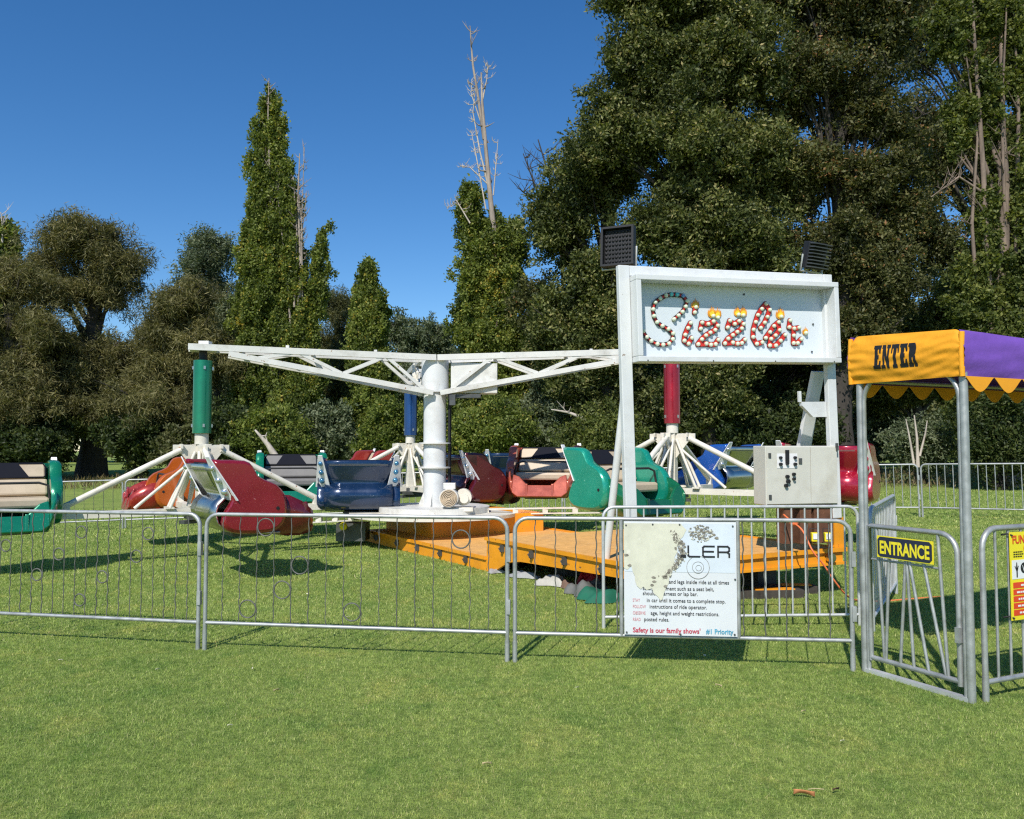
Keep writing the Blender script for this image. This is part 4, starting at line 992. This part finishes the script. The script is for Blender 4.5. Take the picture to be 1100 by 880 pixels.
leaf_thing('fallen_leaf', 'small pale tan fallen leaf alone on the open lawn', 523, 825, .05, M['lfp'], .3)
leaf_thing('fallen_leaf', 'pale yellow fallen leaf on the lawn left of centre', 297, 745, .05, M['lfp'], 1.0)
leaf_thing('fallen_leaf', 'tan fallen leaf on the grass below the rules board', 772, 740, .05, M['lfp'], -.6)
leaf_thing('fallen_leaf', 'tan fallen leaf on the lawn below the right post of the barrier', 863, 768, .045, M['lfp'], .6)
M['lfs'] = pmat('bleached_leaf', (.62, .58, .42), .8, 0, .2, 60)
for px_, py_, a_ in ((65, 712, .2), (169, 722, 1), (271, 721, 2), (247, 783, .5), (111, 652, 1.4), (374, 665, .3), (757, 707, 2.2), (620, 742, .8), (450, 655, 1.1), (330, 640, 2.6), (905, 800, .4)):
    o = leaf_thing('fallen_leaf', 'tiny bleached fallen leaf flat on the lawn', px_, py_, .03, M['lfs'], a_); o['group'] = 'tiny bleached leaves scattered on the lawn'
p = gp(876, 853); o = MB().tube([p + V((-.035, 0, .022)), p + V((0, .004, .024)), p + V((.04, .0, .022))], .002, 5).build('twig', M['lfp']); tag(o, 'short straw coloured twig beside the orange leaf', 'twig')

# ------------------------------------------------------------------ trees
CN, CP, CR = .92, 2.0, .86
def leaf_quads(P, L_, W_, droop=0.0, upb=.0):
    n = len(P); d = RNG.normal(size=(n, 3)); d[:, 2] += upb - droop; d /= np.linalg.norm(d, axis=1)[:, None]
    if droop > 1: pass
    t = RNG.normal(size=(n, 3)); s = np.cross(d, t); s /= np.linalg.norm(s, axis=1)[:, None]
    l = (L_ * (.6 + .8 * RNG.random(n)))[:, None]; w = (W_ * (.6 + .8 * RNG.random(n)))[:, None]
    v = np.empty((n, 4, 3)); v[:, 0] = P; v[:, 1] = P + d * l * .45 + s * w * .5; v[:, 2] = P + d * l; v[:, 3] = P + d * l * .45 - s * w * .5
    return v.reshape(-1, 3)
PFINE = 1.0
def crown_points(envs, Y, n, r0, r1, per, flat=.85, shell=.55, bough=0):
    """clump centres inside ellipsoids given as (px, py, rx px, ry px) at depth Y"""
    n = int(n * CN); per = int(per * CP); r0, r1 = r0 * CR, r1 * CR
    tot = sum(e[2] * e[3] for e in envs); Ps, Ts, Cs = [], [], []
    for e in envs:
        k = max(3, int(n * e[2] * e[3] / tot)); c = at(e[0], e[1], Y + (e[4] if len(e) > 4 else 0)); m = Y / F
        sh = r1 * .62; ex_, ez_ = max(e[2] * m * .42, e[2] * m - sh), max(e[3] * m * .42, e[3] * m - sh)
        A = np.array([ex_, ex_ * .85, ez_])
        q = RNG.normal(size=(k, 3)); q /= np.linalg.norm(q, axis=1)[:, None]; rad = (1 - shell * RNG.random(k) ** 1.6)[:, None]
        if bough:
            nb = bough; bd = RNG.normal(size=(nb, 3)); bd /= np.linalg.norm(bd, axis=1)[:, None]; bc = bd * (.45 + .5 * RNG.random((nb, 1)))
            br = .26 + .22 * RNG.random((nb, 1)); w_ = RNG.integers(0, nb, k)
            q = (bc[w_] + q * rad * br[w_] * np.array([1.15, 1.15, .7])) * A + np.array(c)
        else: q = q * rad * A + np.array(c)
        Cs.append(q)
    C_ = np.concatenate(Cs)
    rr = r0 + (r1 - r0) * RNG.random(len(C_)); ct = RNG.normal(0, .13, len(C_))
    for i in range(len(C_)):
        k = int(per * (rr[i] / ((r0 + r1) / 2)) ** 2); ns = 9
        ax = RNG.normal(size=3); ax /= np.linalg.norm(ax)
        sp = RNG.normal(size=(ns, 3)) * .55 + ax * (RNG.random((ns, 1)) - .5) * 1.5
        u = (sp[RNG.integers(0, ns, k)] + RNG.normal(size=(k, 3)) * .23) * rr[i]; u[:, 2] *= flat
        Ps.append(C_[i] + u); Ts.append(np.full(k, ct[i]) + RNG.normal(.5, .2, k))
    return np.concatenate(Ps), np.clip(np.concatenate(Ts), 0, 1), C_
def tree(name, label, cat, px, Y, trunk_top, r, envs, leaf, bark, n, r0, r1, per, L_, W_, group='trees behind the ride', droop=0, upb=0, limbs=14, lean=0, extra=None, flat=.85, shell=.55, bough=0):
    b = at(px, 505, Y); b.z = gz(b.x, b.y)
    root = thing(name, label, cat, b, group)
    top = at(trunk_top[0], trunk_top[1], Y)
    rr = random.Random(int(px * 7 + Y)); m = MB()
    path = [b + V((0, 0, -.3))]
    for k in range(1, 9):
        t = k / 8; path.append(b + (top - b) * t + V((rr.uniform(-1, 1), rr.uniform(-1, 1), 0)) * .12 * (1 - t) * (top.z - b.z) / 8)
    m.tube(path, [r * (1.25 if k == 0 else 1) * (1 - .88 * k / 8) for k in range(9)], 10)
    P, T, Cc = crown_points(envs, Y, n, r0, r1, per, flat, shell, bough)
    idx = list(range(len(Cc))); rr.shuffle(idx)
    for i in idx[:limbs]:
        c = V(Cc[i]); s = min(.9, max(.15, (c.z - b.z) / (top.z - b.z) * .75 - .05)); k = s * 8; a = int(k); q = path[a] + (path[min(a + 1, 8)] - path[a]) * (k - a)
        mid = q + (c - q) * .5 + V((0, 0, .12 * (c - q).length)); rq = max(.03, r * (1 - .88 * s) * .55)
        m.tube([q, q + (mid - q) * .6 + V((0, 0, -.02)), mid, c], [rq, rq * .75, rq * .5, rq * .18], 6)
        for j in range(2):
            e = c + V((rr.uniform(-1, 1), rr.uniform(-1, 1), rr.uniform(-.3, 1))) * r1 * .9; m.tube([mid, (mid + e) / 2 + V((0, 0, .1)), e], [rq * .4, rq * .3, .012], 5)
    m.build('trunk', bark, root, local=False)
    v = leaf_quads(P, L_, W_, droop, upb) - np.array(b)
    np_mesh('crown', v, 4, leaf, T, root)
    if extra: extra(root, b)
    return root
def bare(root, stems, mat, seed, Y, tw=6, nm='dead_branch', rt=.5):
    """bare pale stems given as lists of (px, py) polylines with a base radius"""
    rr = random.Random(seed); b = root.matrix_basis.translation
    for pts, r in stems:
        m = MB(); p = [at(x, y, Y - .6) for x, y in pts]; n_ = len(p)
        m.tube(p, [r * (1 - .8 * i / (n_ - 1)) + .008 for i in range(n_)], 7)
        for i in range(n_ * tw // 2):
            k = rr.uniform(.25, .98) * (n_ - 1); a = int(k); q = p[a] + (p[min(a + 1, n_ - 1)] - p[a]) * (k - a)
            L_ = rr.uniform(.5, 1.6) * rt * 2; d = V((rr.uniform(-1, 1), rr.uniform(-.6, .6), rr.uniform(.2, 1.3))).normalized()
            e = q + d * L_; md = q + d * L_ * .5 + V((rr.uniform(-.1, .1), 0, -.08)); m.tube([q, md, e], [r * .25 + .01, r * .16 + .008, .006], 5)
            for j in range(2):
                f = md + V((rr.uniform(-.5, .5), rr.uniform(-.3, .3), rr.uniform(.1, .7))) * L_ * .6; m.tube([md, f], [.014, .005], 4)
        m.build(nm, mat, root, local=False)

CS = dict(L_=.28, W_=.04, droop=.5, limbs=34, shell=.8, bough=7)
tree('casuarina_tree', 'tallest olive brown tree on the left with open crown and visible limbs', 'tree', 98, 45, (100, 262), .75,
     [(88, 262, 52, 30), (122, 285, 34, 30), (45, 280, 22, 18), (80, 312, 52, 22), (128, 318, 22, 14), (60, 385, 60, 38), (125, 400, 60, 45), (95, 440, 80, 30)], M['lf_cas'], M['barkd'], 240, .7, 1.3, 420, **CS)
tree('casuarina_tree', 'olive brown tree at the left picture edge with low drooping crown', 'tree', 10, 42, (12, 280), .6, [(8, 305, 46, 34), (20, 360, 52, 48), (-20, 400, 70, 60), (15, 440, 70, 42)], M['lf_cas'], M['barkd'], 190, .7, 1.2, 400, **CS)
tree('casuarina_tree', 'rounded olive tree between the tall brown tree and the green cylinder', 'tree', 196, 43, (192, 310), .5, [(192, 330, 44, 32), (170, 380, 55, 48), (215, 385, 45, 50), (185, 435, 75, 45)], M['lf_cas'], M['barkd'], 220, .6, 1.15, 400, **CS)
tree('eucalypt_tree', 'grey green rounded tree just left of the tall poplar', 'tree', 232, 56, (232, 275), .5, [(232, 280, 36, 26), (215, 310, 30, 26), (248, 330, 32, 50), (230, 380, 50, 60)], M['lf_euc'], M['bark'], 150, .8, 1.4, 380, L_=.24, W_=.07, droop=.3, bough=6)
tree('poplar_tree', 'narrow poplar at the left picture edge with thin dead tip', 'tree', -4, 60, (3, 232), .4, [(2, 262, 13, 30), (0, 300, 18, 50), (-2, 380, 22, 80)], M['lf_pop'], M['bark'], 90, .6, 1.0, 260, L_=.30, W_=.18, upb=.4, extra=lambda r_, b: bare(r_, [([(2, 270), (3, 245), (1, 228)], .08)], M['barkp'], 2, 60, 5))
def pop_extra(r_, b):
    bare(r_, [([(292, 300), (290, 200), (288, 120), (289, 84)], .055), ([(322, 320), (323, 280), (320, 215), (322, 165)], .09), ([(316, 330), (319, 250), (315, 188)], .05), ([(325, 330), (324, 240), (327, 158)], .04), ([(312, 350), (308, 290), (300, 230), (297, 180)], .05), ([(320, 330), (322, 270), (330, 205)], .03), ([(318, 300), (325, 250), (320, 200)], .025)], M['bark3'], 4, 44.1, 14, rt=.22)
tree('poplar_tree', 'tall dense poplar with dead stems left of the sky gap', 'tree', 300, 44, (292, 130), .5,
     [(290, 118, 9, 18), (286, 145, 14, 26), (298, 150, 11, 22), (283, 185, 18, 32), (302, 195, 16, 34), (284, 230, 24, 40), (306, 245, 20, 38), (283, 285, 28, 45), (312, 300, 22, 42), (282, 340, 34, 48), (318, 350, 26, 45), (284, 400, 38, 50), (322, 410, 28, 48), (343, 290, 7, 26), (347, 262, 6, 16), (338, 325, 12, 26), (300, 445, 50, 40)],
     M['lf_pop'], M['bark'], 640, .26, .55, 330, .14, .10, upb=.8, limbs=40, extra=pop_extra, flat=1.9)
tree('casuarina_tree', 'olive tree filling the gap right of the tall poplar', 'tree', 366, 54, (362, 320), .4, [(362, 335, 28, 26), (350, 380, 40, 50), (385, 400, 40, 50), (370, 440, 55, 45)], M['lf_cas2'], M['barkd'], 150, .7, 1.2, 380, **CS)
tree('poplar_tree', 'short pointed poplar between the tall poplar and the centre column', 'tree', 398, 42, (397, 300), .3, [(396, 305, 10, 22), (392, 335, 16, 30), (402, 345, 15, 30), (394, 385, 22, 45), (405, 420, 24, 45), (398, 455, 26, 30)], M['lf_pop'], M['bark'], 280, .24, .46, 320, .14, .095, upb=.8, limbs=20, flat=1.9)
tree('eucalypt_tree', 'distant thin crowned grey green tree behind the left arm near the column', 'tree', 432, 66, (430, 345), .3, [(425, 350, 16, 18), (440, 370, 22, 22), (430, 410, 30, 50)], M['lf_euc'], M['bark'], 80, .7, 1.2, 260, L_=.26, W_=.10, bough=5)
tree('eucalypt_tree', 'distant low grey green tree above the centre column', 'tree', 465, 68, (462, 350), .3, [(460, 358, 20, 14), (468, 385, 26, 26), (460, 430, 30, 45)], M['lf_euc'], M['bark'], 80, .7, 1.2, 260, L_=.26, W_=.10, bough=5)
def dead_extra(r_, b):
    bare(r_, [([(532, 262), (527, 215), (522, 160), (518, 110), (517, 78)], .14), ([(520, 150), (513, 100), (508, 70), (506, 45), (505, 28)], .07)], M['bark3'], 8, 38, 4, rt=.22)
    bare(r_, [([(528, 215), (515, 160), (508, 120), (511, 95)], .04), ([(522, 225), (512, 170), (506, 140)], .03), ([(530, 210), (533, 175), (535, 150)], .025), ([(505, 240), (490, 215), (480, 225)], .03), ([(526, 200), (505, 180), (495, 178)], .025), ([(518, 110), (523, 85), (524, 70)], .03), ([(516, 130), (506, 100), (507, 85)], .025)], M['barkp'], 9, 38, 10, rt=.17)
tree('poplar_tree', 'poplar with a long bare dead top standing above the ride centre', 'tree', 535, 38, (532, 250), .45,
     [(503, 218, 11, 20), (510, 250, 15, 26), (530, 262, 24, 26), (550, 262, 18, 26), (515, 300, 22, 34), (540, 310, 26, 36), (505, 348, 20, 24), (535, 365, 36, 36), (520, 415, 42, 45), (555, 430, 34, 48)], M['lf_pop'], M['barkr'], 560, .28, .56, 340, .13, .09, upb=.5, limbs=34, extra=dead_extra, flat=1.4)
def twigs(r_, b):
    bare(r_, [([(605, 300), (600, 240), (590, 190), (578, 150)], .08), ([(605, 280), (612, 220), (606, 170)], .06), ([(600, 260), (580, 220), (560, 205)], .05), ([(598, 250), (575, 200), (562, 165)], .05), ([(600, 250), (622, 205), (628, 175)], .05)], M['barkd'], 21, 36, 9, rt=.45)
tree('bare_tree', 'leafless dark twigged tree against the sky left of the big green tree', 'tree', 606, 36, (604, 280), .25, [(580, 330, 26, 40), (600, 400, 32, 60)], M['lf_ash2'], M['barkd'], 70, .6, 1.0, 200, .15, .08, extra=twigs)
AS = dict(L_=.155, W_=.075, limbs=44, shell=.85, bough=8)
tree('ash_tree', 'dark green leafy tree left of the sign with feathery left edge', 'tree', 650, 33, (650, 180), .45,
     [(632, 195, 44, 44), (600, 240, 36, 48), (665, 170, 36, 50), (630, 300, 56, 55), (600, 350, 40, 50), (660, 350, 55, 60), (635, 415, 60, 55)], M['lf_ash'], M['barkd'], 420, .55, 1.0, 330, **AS)
tree('ash_tree', 'very tall dark green tree rising behind the lit sign', 'tree', 765, 31, (760, 30), .34,
     [(690, -10, 50, 60), (684, 75, 38, 58), (662, 140, 34, 42), (628, 165, 14, 16), (640, 110, 9, 12), (735, -10, 68, 60), (700, 60, 42, 50), (725, 90, 66, 60), (790, 60, 66, 70), (690, 135, 46, 50), (745, 170, 75, 65), (800, 180, 66, 70), (725, 250, 74, 65), (800, 275, 70, 65), (760, 340, 82, 65), (755, 410, 60, 50)], M['lf_ash'], M['barkd'], 980, .55, 1.0, 320, **dict(AS, bough=10, limbs=70))
tree('ash_tree', 'tall olive tinged tree with dark forked limbs right of the sign centre', 'tree', 905, 32, (900, 40), .5,
     [(860, -5, 60, 55), (925, 20, 62, 55), (870, 90, 62, 60), (940, 120, 52, 60), (880, 190, 66, 65), (945, 215, 50, 65), (890, 270, 66, 60), (945, 300, 55, 60), (900, 350, 66, 55)], M['lf_ash2'], M['barkd'], 540, .55, 1.0, 290, extra=lambda r_, b: bare(r_, [([(893, 420), (900, 330), (908, 260), (925, 190), (932, 140), (950, 100), (985, 50)], .10), ([(928, 170), (960, 140), (1000, 120)], .05), ([(932, 140), (915, 95), (925, 60)], .05), ([(902, 330), (890, 220), (880, 120), (885, 40)], .07)], M['barkd'], 31, 32.3, 9, rt=.6), **AS)
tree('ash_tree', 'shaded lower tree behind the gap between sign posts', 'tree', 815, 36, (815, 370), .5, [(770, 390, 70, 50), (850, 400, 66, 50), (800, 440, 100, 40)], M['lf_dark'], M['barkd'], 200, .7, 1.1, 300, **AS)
tree('ash_tree', 'green leafy tree behind the orange canopy front', 'tree', 985, 38, (985, 330), .35, [(960, 360, 50, 45), (1015, 340, 50, 50), (940, 415, 42, 36), (1000, 405, 52, 36)], M['lf_ash'], M['barkd'], 200, .6, 1.0, 300, **AS)
def rpop(r_, b):
    bare(r_, [([(1068, 430), (1062, 300), (1056, 180), (1048, 60), (1042, -30)], .13), ([(1095, 420), (1092, 280), (1094, 120), (1088, -20)], .11), ([(1078, 400), (1080, 250), (1076, 120), (1082, -10)], .08), ([(1050, 330), (1044, 240), (1050, 150), (1038, 60)], .07), ([(1060, 210), (1030, 190), (1000, 212)], .05)], M['bark2'], 41, 28.35, 6, rt=.35, nm='bare_stem')
tree('poplar_tree', 'old poplar with long exposed pale stems at the right picture edge', 'tree', 1078, 28, (1075, 20), .4,
     [(1020, 30, 22, 40), (1095, 90, 16, 40), (1065, 10, 20, 30), (1100, 230, 26, 60), (1100, 300, 40, 60), (1040, 320, 22, 50), (1085, 380, 50, 50), (1060, 440, 40, 40), (1108, 150, 18, 40), (1030, 130, 14, 40), (1062, 120, 9, 60), (1058, 240, 12, 60), (1088, 30, 14, 40), (1075, 330, 20, 50), (1048, 70, 8, 30)], M['lf_lime'], M['bark2'], 640, .25, .48, 220, .13, .085, upb=.3, limbs=16, extra=rpop, flat=1.2)
tree('ash_tree', 'dark leafy tree standing behind the bare poplar stems at the right', 'tree', 1060, 40, (1060, 60), .5, [(975, 40, 46, 60), (985, 150, 44, 60), (975, 250, 40, 60), (1020, 50, 50, 60), (1080, 60, 55, 70), (1030, 160, 50, 60), (1090, 180, 50, 70), (1020, 260, 42, 50), (1090, 300, 60, 60), (1060, 380, 66, 50), (1070, 440, 66, 40)], M['lf_ash2'], M['barkd'], 460, .65, 1.1, 200, L_=.18, W_=.085, bough=7, limbs=60)

def shrub(label, px, py, rx, ry, Y, leaf, n=60, per=240, L_=.2, W_=.1, name='shrub'):
    b = at(px, 500, Y); b.z = gz(b.x, b.y); root = thing(name, label, 'shrub', b, 'shrubs and undergrowth below the trees')
    P, T, Cc = crown_points([(px, py, rx, ry)], Y, n, .4, .8, per, .85, .8); P[:, 2] = np.maximum(P[:, 2], b.z)
    m = MB(); rr = random.Random(int(px))
    for i in range(min(8, len(Cc))): c = V(Cc[i]); m.tube([b + V((rr.uniform(-.3, .3), 0, -.1)), (b + c) / 2 + V((0, 0, .2)), c], [.06, .04, .015], 5)
    m.build('stems', M['barkd'], root, local=False)
    np_mesh('foliage', leaf_quads(P, L_, W_) - np.array(b), 4, leaf, T, root)
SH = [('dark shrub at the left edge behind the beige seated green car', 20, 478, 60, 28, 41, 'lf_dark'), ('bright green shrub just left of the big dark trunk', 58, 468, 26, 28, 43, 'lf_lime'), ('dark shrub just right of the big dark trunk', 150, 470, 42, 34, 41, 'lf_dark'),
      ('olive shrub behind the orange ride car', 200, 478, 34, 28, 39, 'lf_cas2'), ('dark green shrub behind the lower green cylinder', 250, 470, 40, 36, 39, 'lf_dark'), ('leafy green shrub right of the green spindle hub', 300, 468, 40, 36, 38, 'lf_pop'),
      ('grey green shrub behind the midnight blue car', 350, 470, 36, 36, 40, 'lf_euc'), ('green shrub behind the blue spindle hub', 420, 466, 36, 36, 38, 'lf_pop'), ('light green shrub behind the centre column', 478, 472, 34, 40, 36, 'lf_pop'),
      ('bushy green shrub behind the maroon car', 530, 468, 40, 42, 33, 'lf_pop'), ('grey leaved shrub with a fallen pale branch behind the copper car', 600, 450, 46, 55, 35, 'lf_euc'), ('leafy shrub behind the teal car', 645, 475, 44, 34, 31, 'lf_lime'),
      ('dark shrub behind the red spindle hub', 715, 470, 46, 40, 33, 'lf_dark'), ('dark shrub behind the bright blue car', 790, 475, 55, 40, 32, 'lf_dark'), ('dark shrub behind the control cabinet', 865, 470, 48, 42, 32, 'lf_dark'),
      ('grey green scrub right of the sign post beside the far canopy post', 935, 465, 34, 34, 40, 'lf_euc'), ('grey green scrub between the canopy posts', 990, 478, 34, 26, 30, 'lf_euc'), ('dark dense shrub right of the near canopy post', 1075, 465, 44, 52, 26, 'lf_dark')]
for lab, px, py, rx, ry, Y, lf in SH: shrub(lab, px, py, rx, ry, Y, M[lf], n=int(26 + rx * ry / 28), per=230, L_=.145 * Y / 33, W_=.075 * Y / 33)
# dead stumps and fallen branches
st_ = thing('dead_stump', 'pale forked dead stump among the scrub between the canopy posts', 'stump', at(980, 500, 28))
bare(st_, [([(986, 502), (985, 470), (982, 446)], .06), ([(988, 490), (994, 466), (996, 452)], .035)], M['barkp'], 51, 28.6, 0, nm='stem')
st_ = thing('dead_stump', 'smaller pale dead stump left of the forked stump', 'stump', at(972, 500, 28))
bare(st_, [([(982, 500), (977, 470), (973, 450)], .04)], M['barkp'], 52, 28.6, 0, nm='stem')
for lab, pts, Y, r in (('pale leaning dead branch right of the green spindle', [(298, 494), (288, 478), (274, 462)], 34, .16), ('thin pale dead branch behind the copper car', [(628, 450), (610, 443), (592, 440)], 31, .07)):
    b = thing('dead_branch', lab, 'branch', at(*pts[0], Y)); bare(b, [(pts, r)], M['barkp'], int(r * 100), Y + .6, 2, nm='limb', rt=.2)
# wood beyond everything, reads as one mass
envs = [(x, 432 + 14 * math.sin(x * .05), 70, 74 + 18 * math.sin(x * .031)) for x in range(-160, 1300, 55)]
P, T, _ = crown_points(envs, 80, 900, 1.2, 2.2, 120)
tag(np_mesh('woodland', leaf_quads(P, .6, .34), 4, M['lf_cas2'], T), 'distant mass of dark green woodland behind all the trees', 'woodland', kind='stuff')
# rough grass verge under the trees
def verge():
    n = 26000; x = RNG.uniform(-34, 40, n); y = RNG.uniform(27, 44, n); k = (y > 36 + 1.5 * np.sin(x * .4)) | (x > 9); x, y = x[k], y[k]
    z = ground_z(x, y); return leaf_quads(np.stack([x, y, z - .02], 1), .32, .035, upb=2.2), np.clip(RNG.normal(.4, .25, len(x)), 0, 1)
v_, t_ = verge(); tag(np_mesh('tall_grass', v_, 4, M['lf_dry'], t_), 'dry tall grass verge along the foot of the trees', 'tall grass', kind='stuff')

# ------------------------------------------------------------------ camera, sun, sky
cam = bpy.data.cameras.new('camera'); co = bpy.data.objects.new('camera', cam); COL.objects.link(co)
cam.sensor_fit = 'HORIZONTAL'; cam.sensor_width = 36; cam.lens = 36 * F / 1100; cam.clip_start = .05; cam.clip_end = 2000
co.location = (0, 0, CAMZ); co.rotation_euler = (PI / 2 + PITCH, 0, 0); SC.camera = co
EL = R(45); AZ = V((-.31, -.95, 0)).normalized()
sd = V((AZ.x * math.cos(EL), AZ.y * math.cos(EL), math.sin(EL)))
sl = bpy.data.lights.new('sun', 'SUN'); sl.energy = 4.9; sl.angle = R(.53); sl.color = (1, .955, .88)
so = bpy.data.objects.new('sun', sl); COL.objects.link(so); so.rotation_euler = (-sd).to_track_quat('-Z', 'Y').to_euler()
w = bpy.data.worlds.new('World'); SC.world = w; w.use_nodes = True; nt = w.node_tree
sky = nt.nodes.new('ShaderNodeTexSky'); sky.sky_type = 'NISHITA'; sky.sun_disc = False; sky.sun_elevation = EL; sky.sun_rotation = math.atan2(AZ.x, AZ.y)
sky.air_density = 1.0; sky.dust_density = .05; sky.ozone_density = 4.5; sky.altitude = 200
hs = nt.nodes.new('ShaderNodeHueSaturation'); hs.inputs['Saturation'].default_value = 1.25; hs.inputs['Hue'].default_value = .503; nt.links.new(sky.outputs[0], hs.inputs['Color'])
nt.links.new(hs.outputs[0], nt.nodes['Background'].inputs['Color']); nt.nodes['Background'].inputs['Strength'].default_value = .132
SC.view_settings.view_transform = 'Standard'; SC.view_settings.look = 'None'; SC.view_settings.exposure = 0; SC.view_settings.gamma = 1
SC.render.engine = 'CYCLES'; cy = SC.cycles
cy.max_bounces = 5; cy.diffuse_bounces = 2; cy.glossy_bounces = 3; cy.transmission_bounces = 2; cy.transparent_max_bounces = 4; cy.use_denoising = False; cy.filter_width = 1.25; cy.sample_clamp_indirect = 4
cy.caustics_reflective = False; cy.caustics_refractive = False
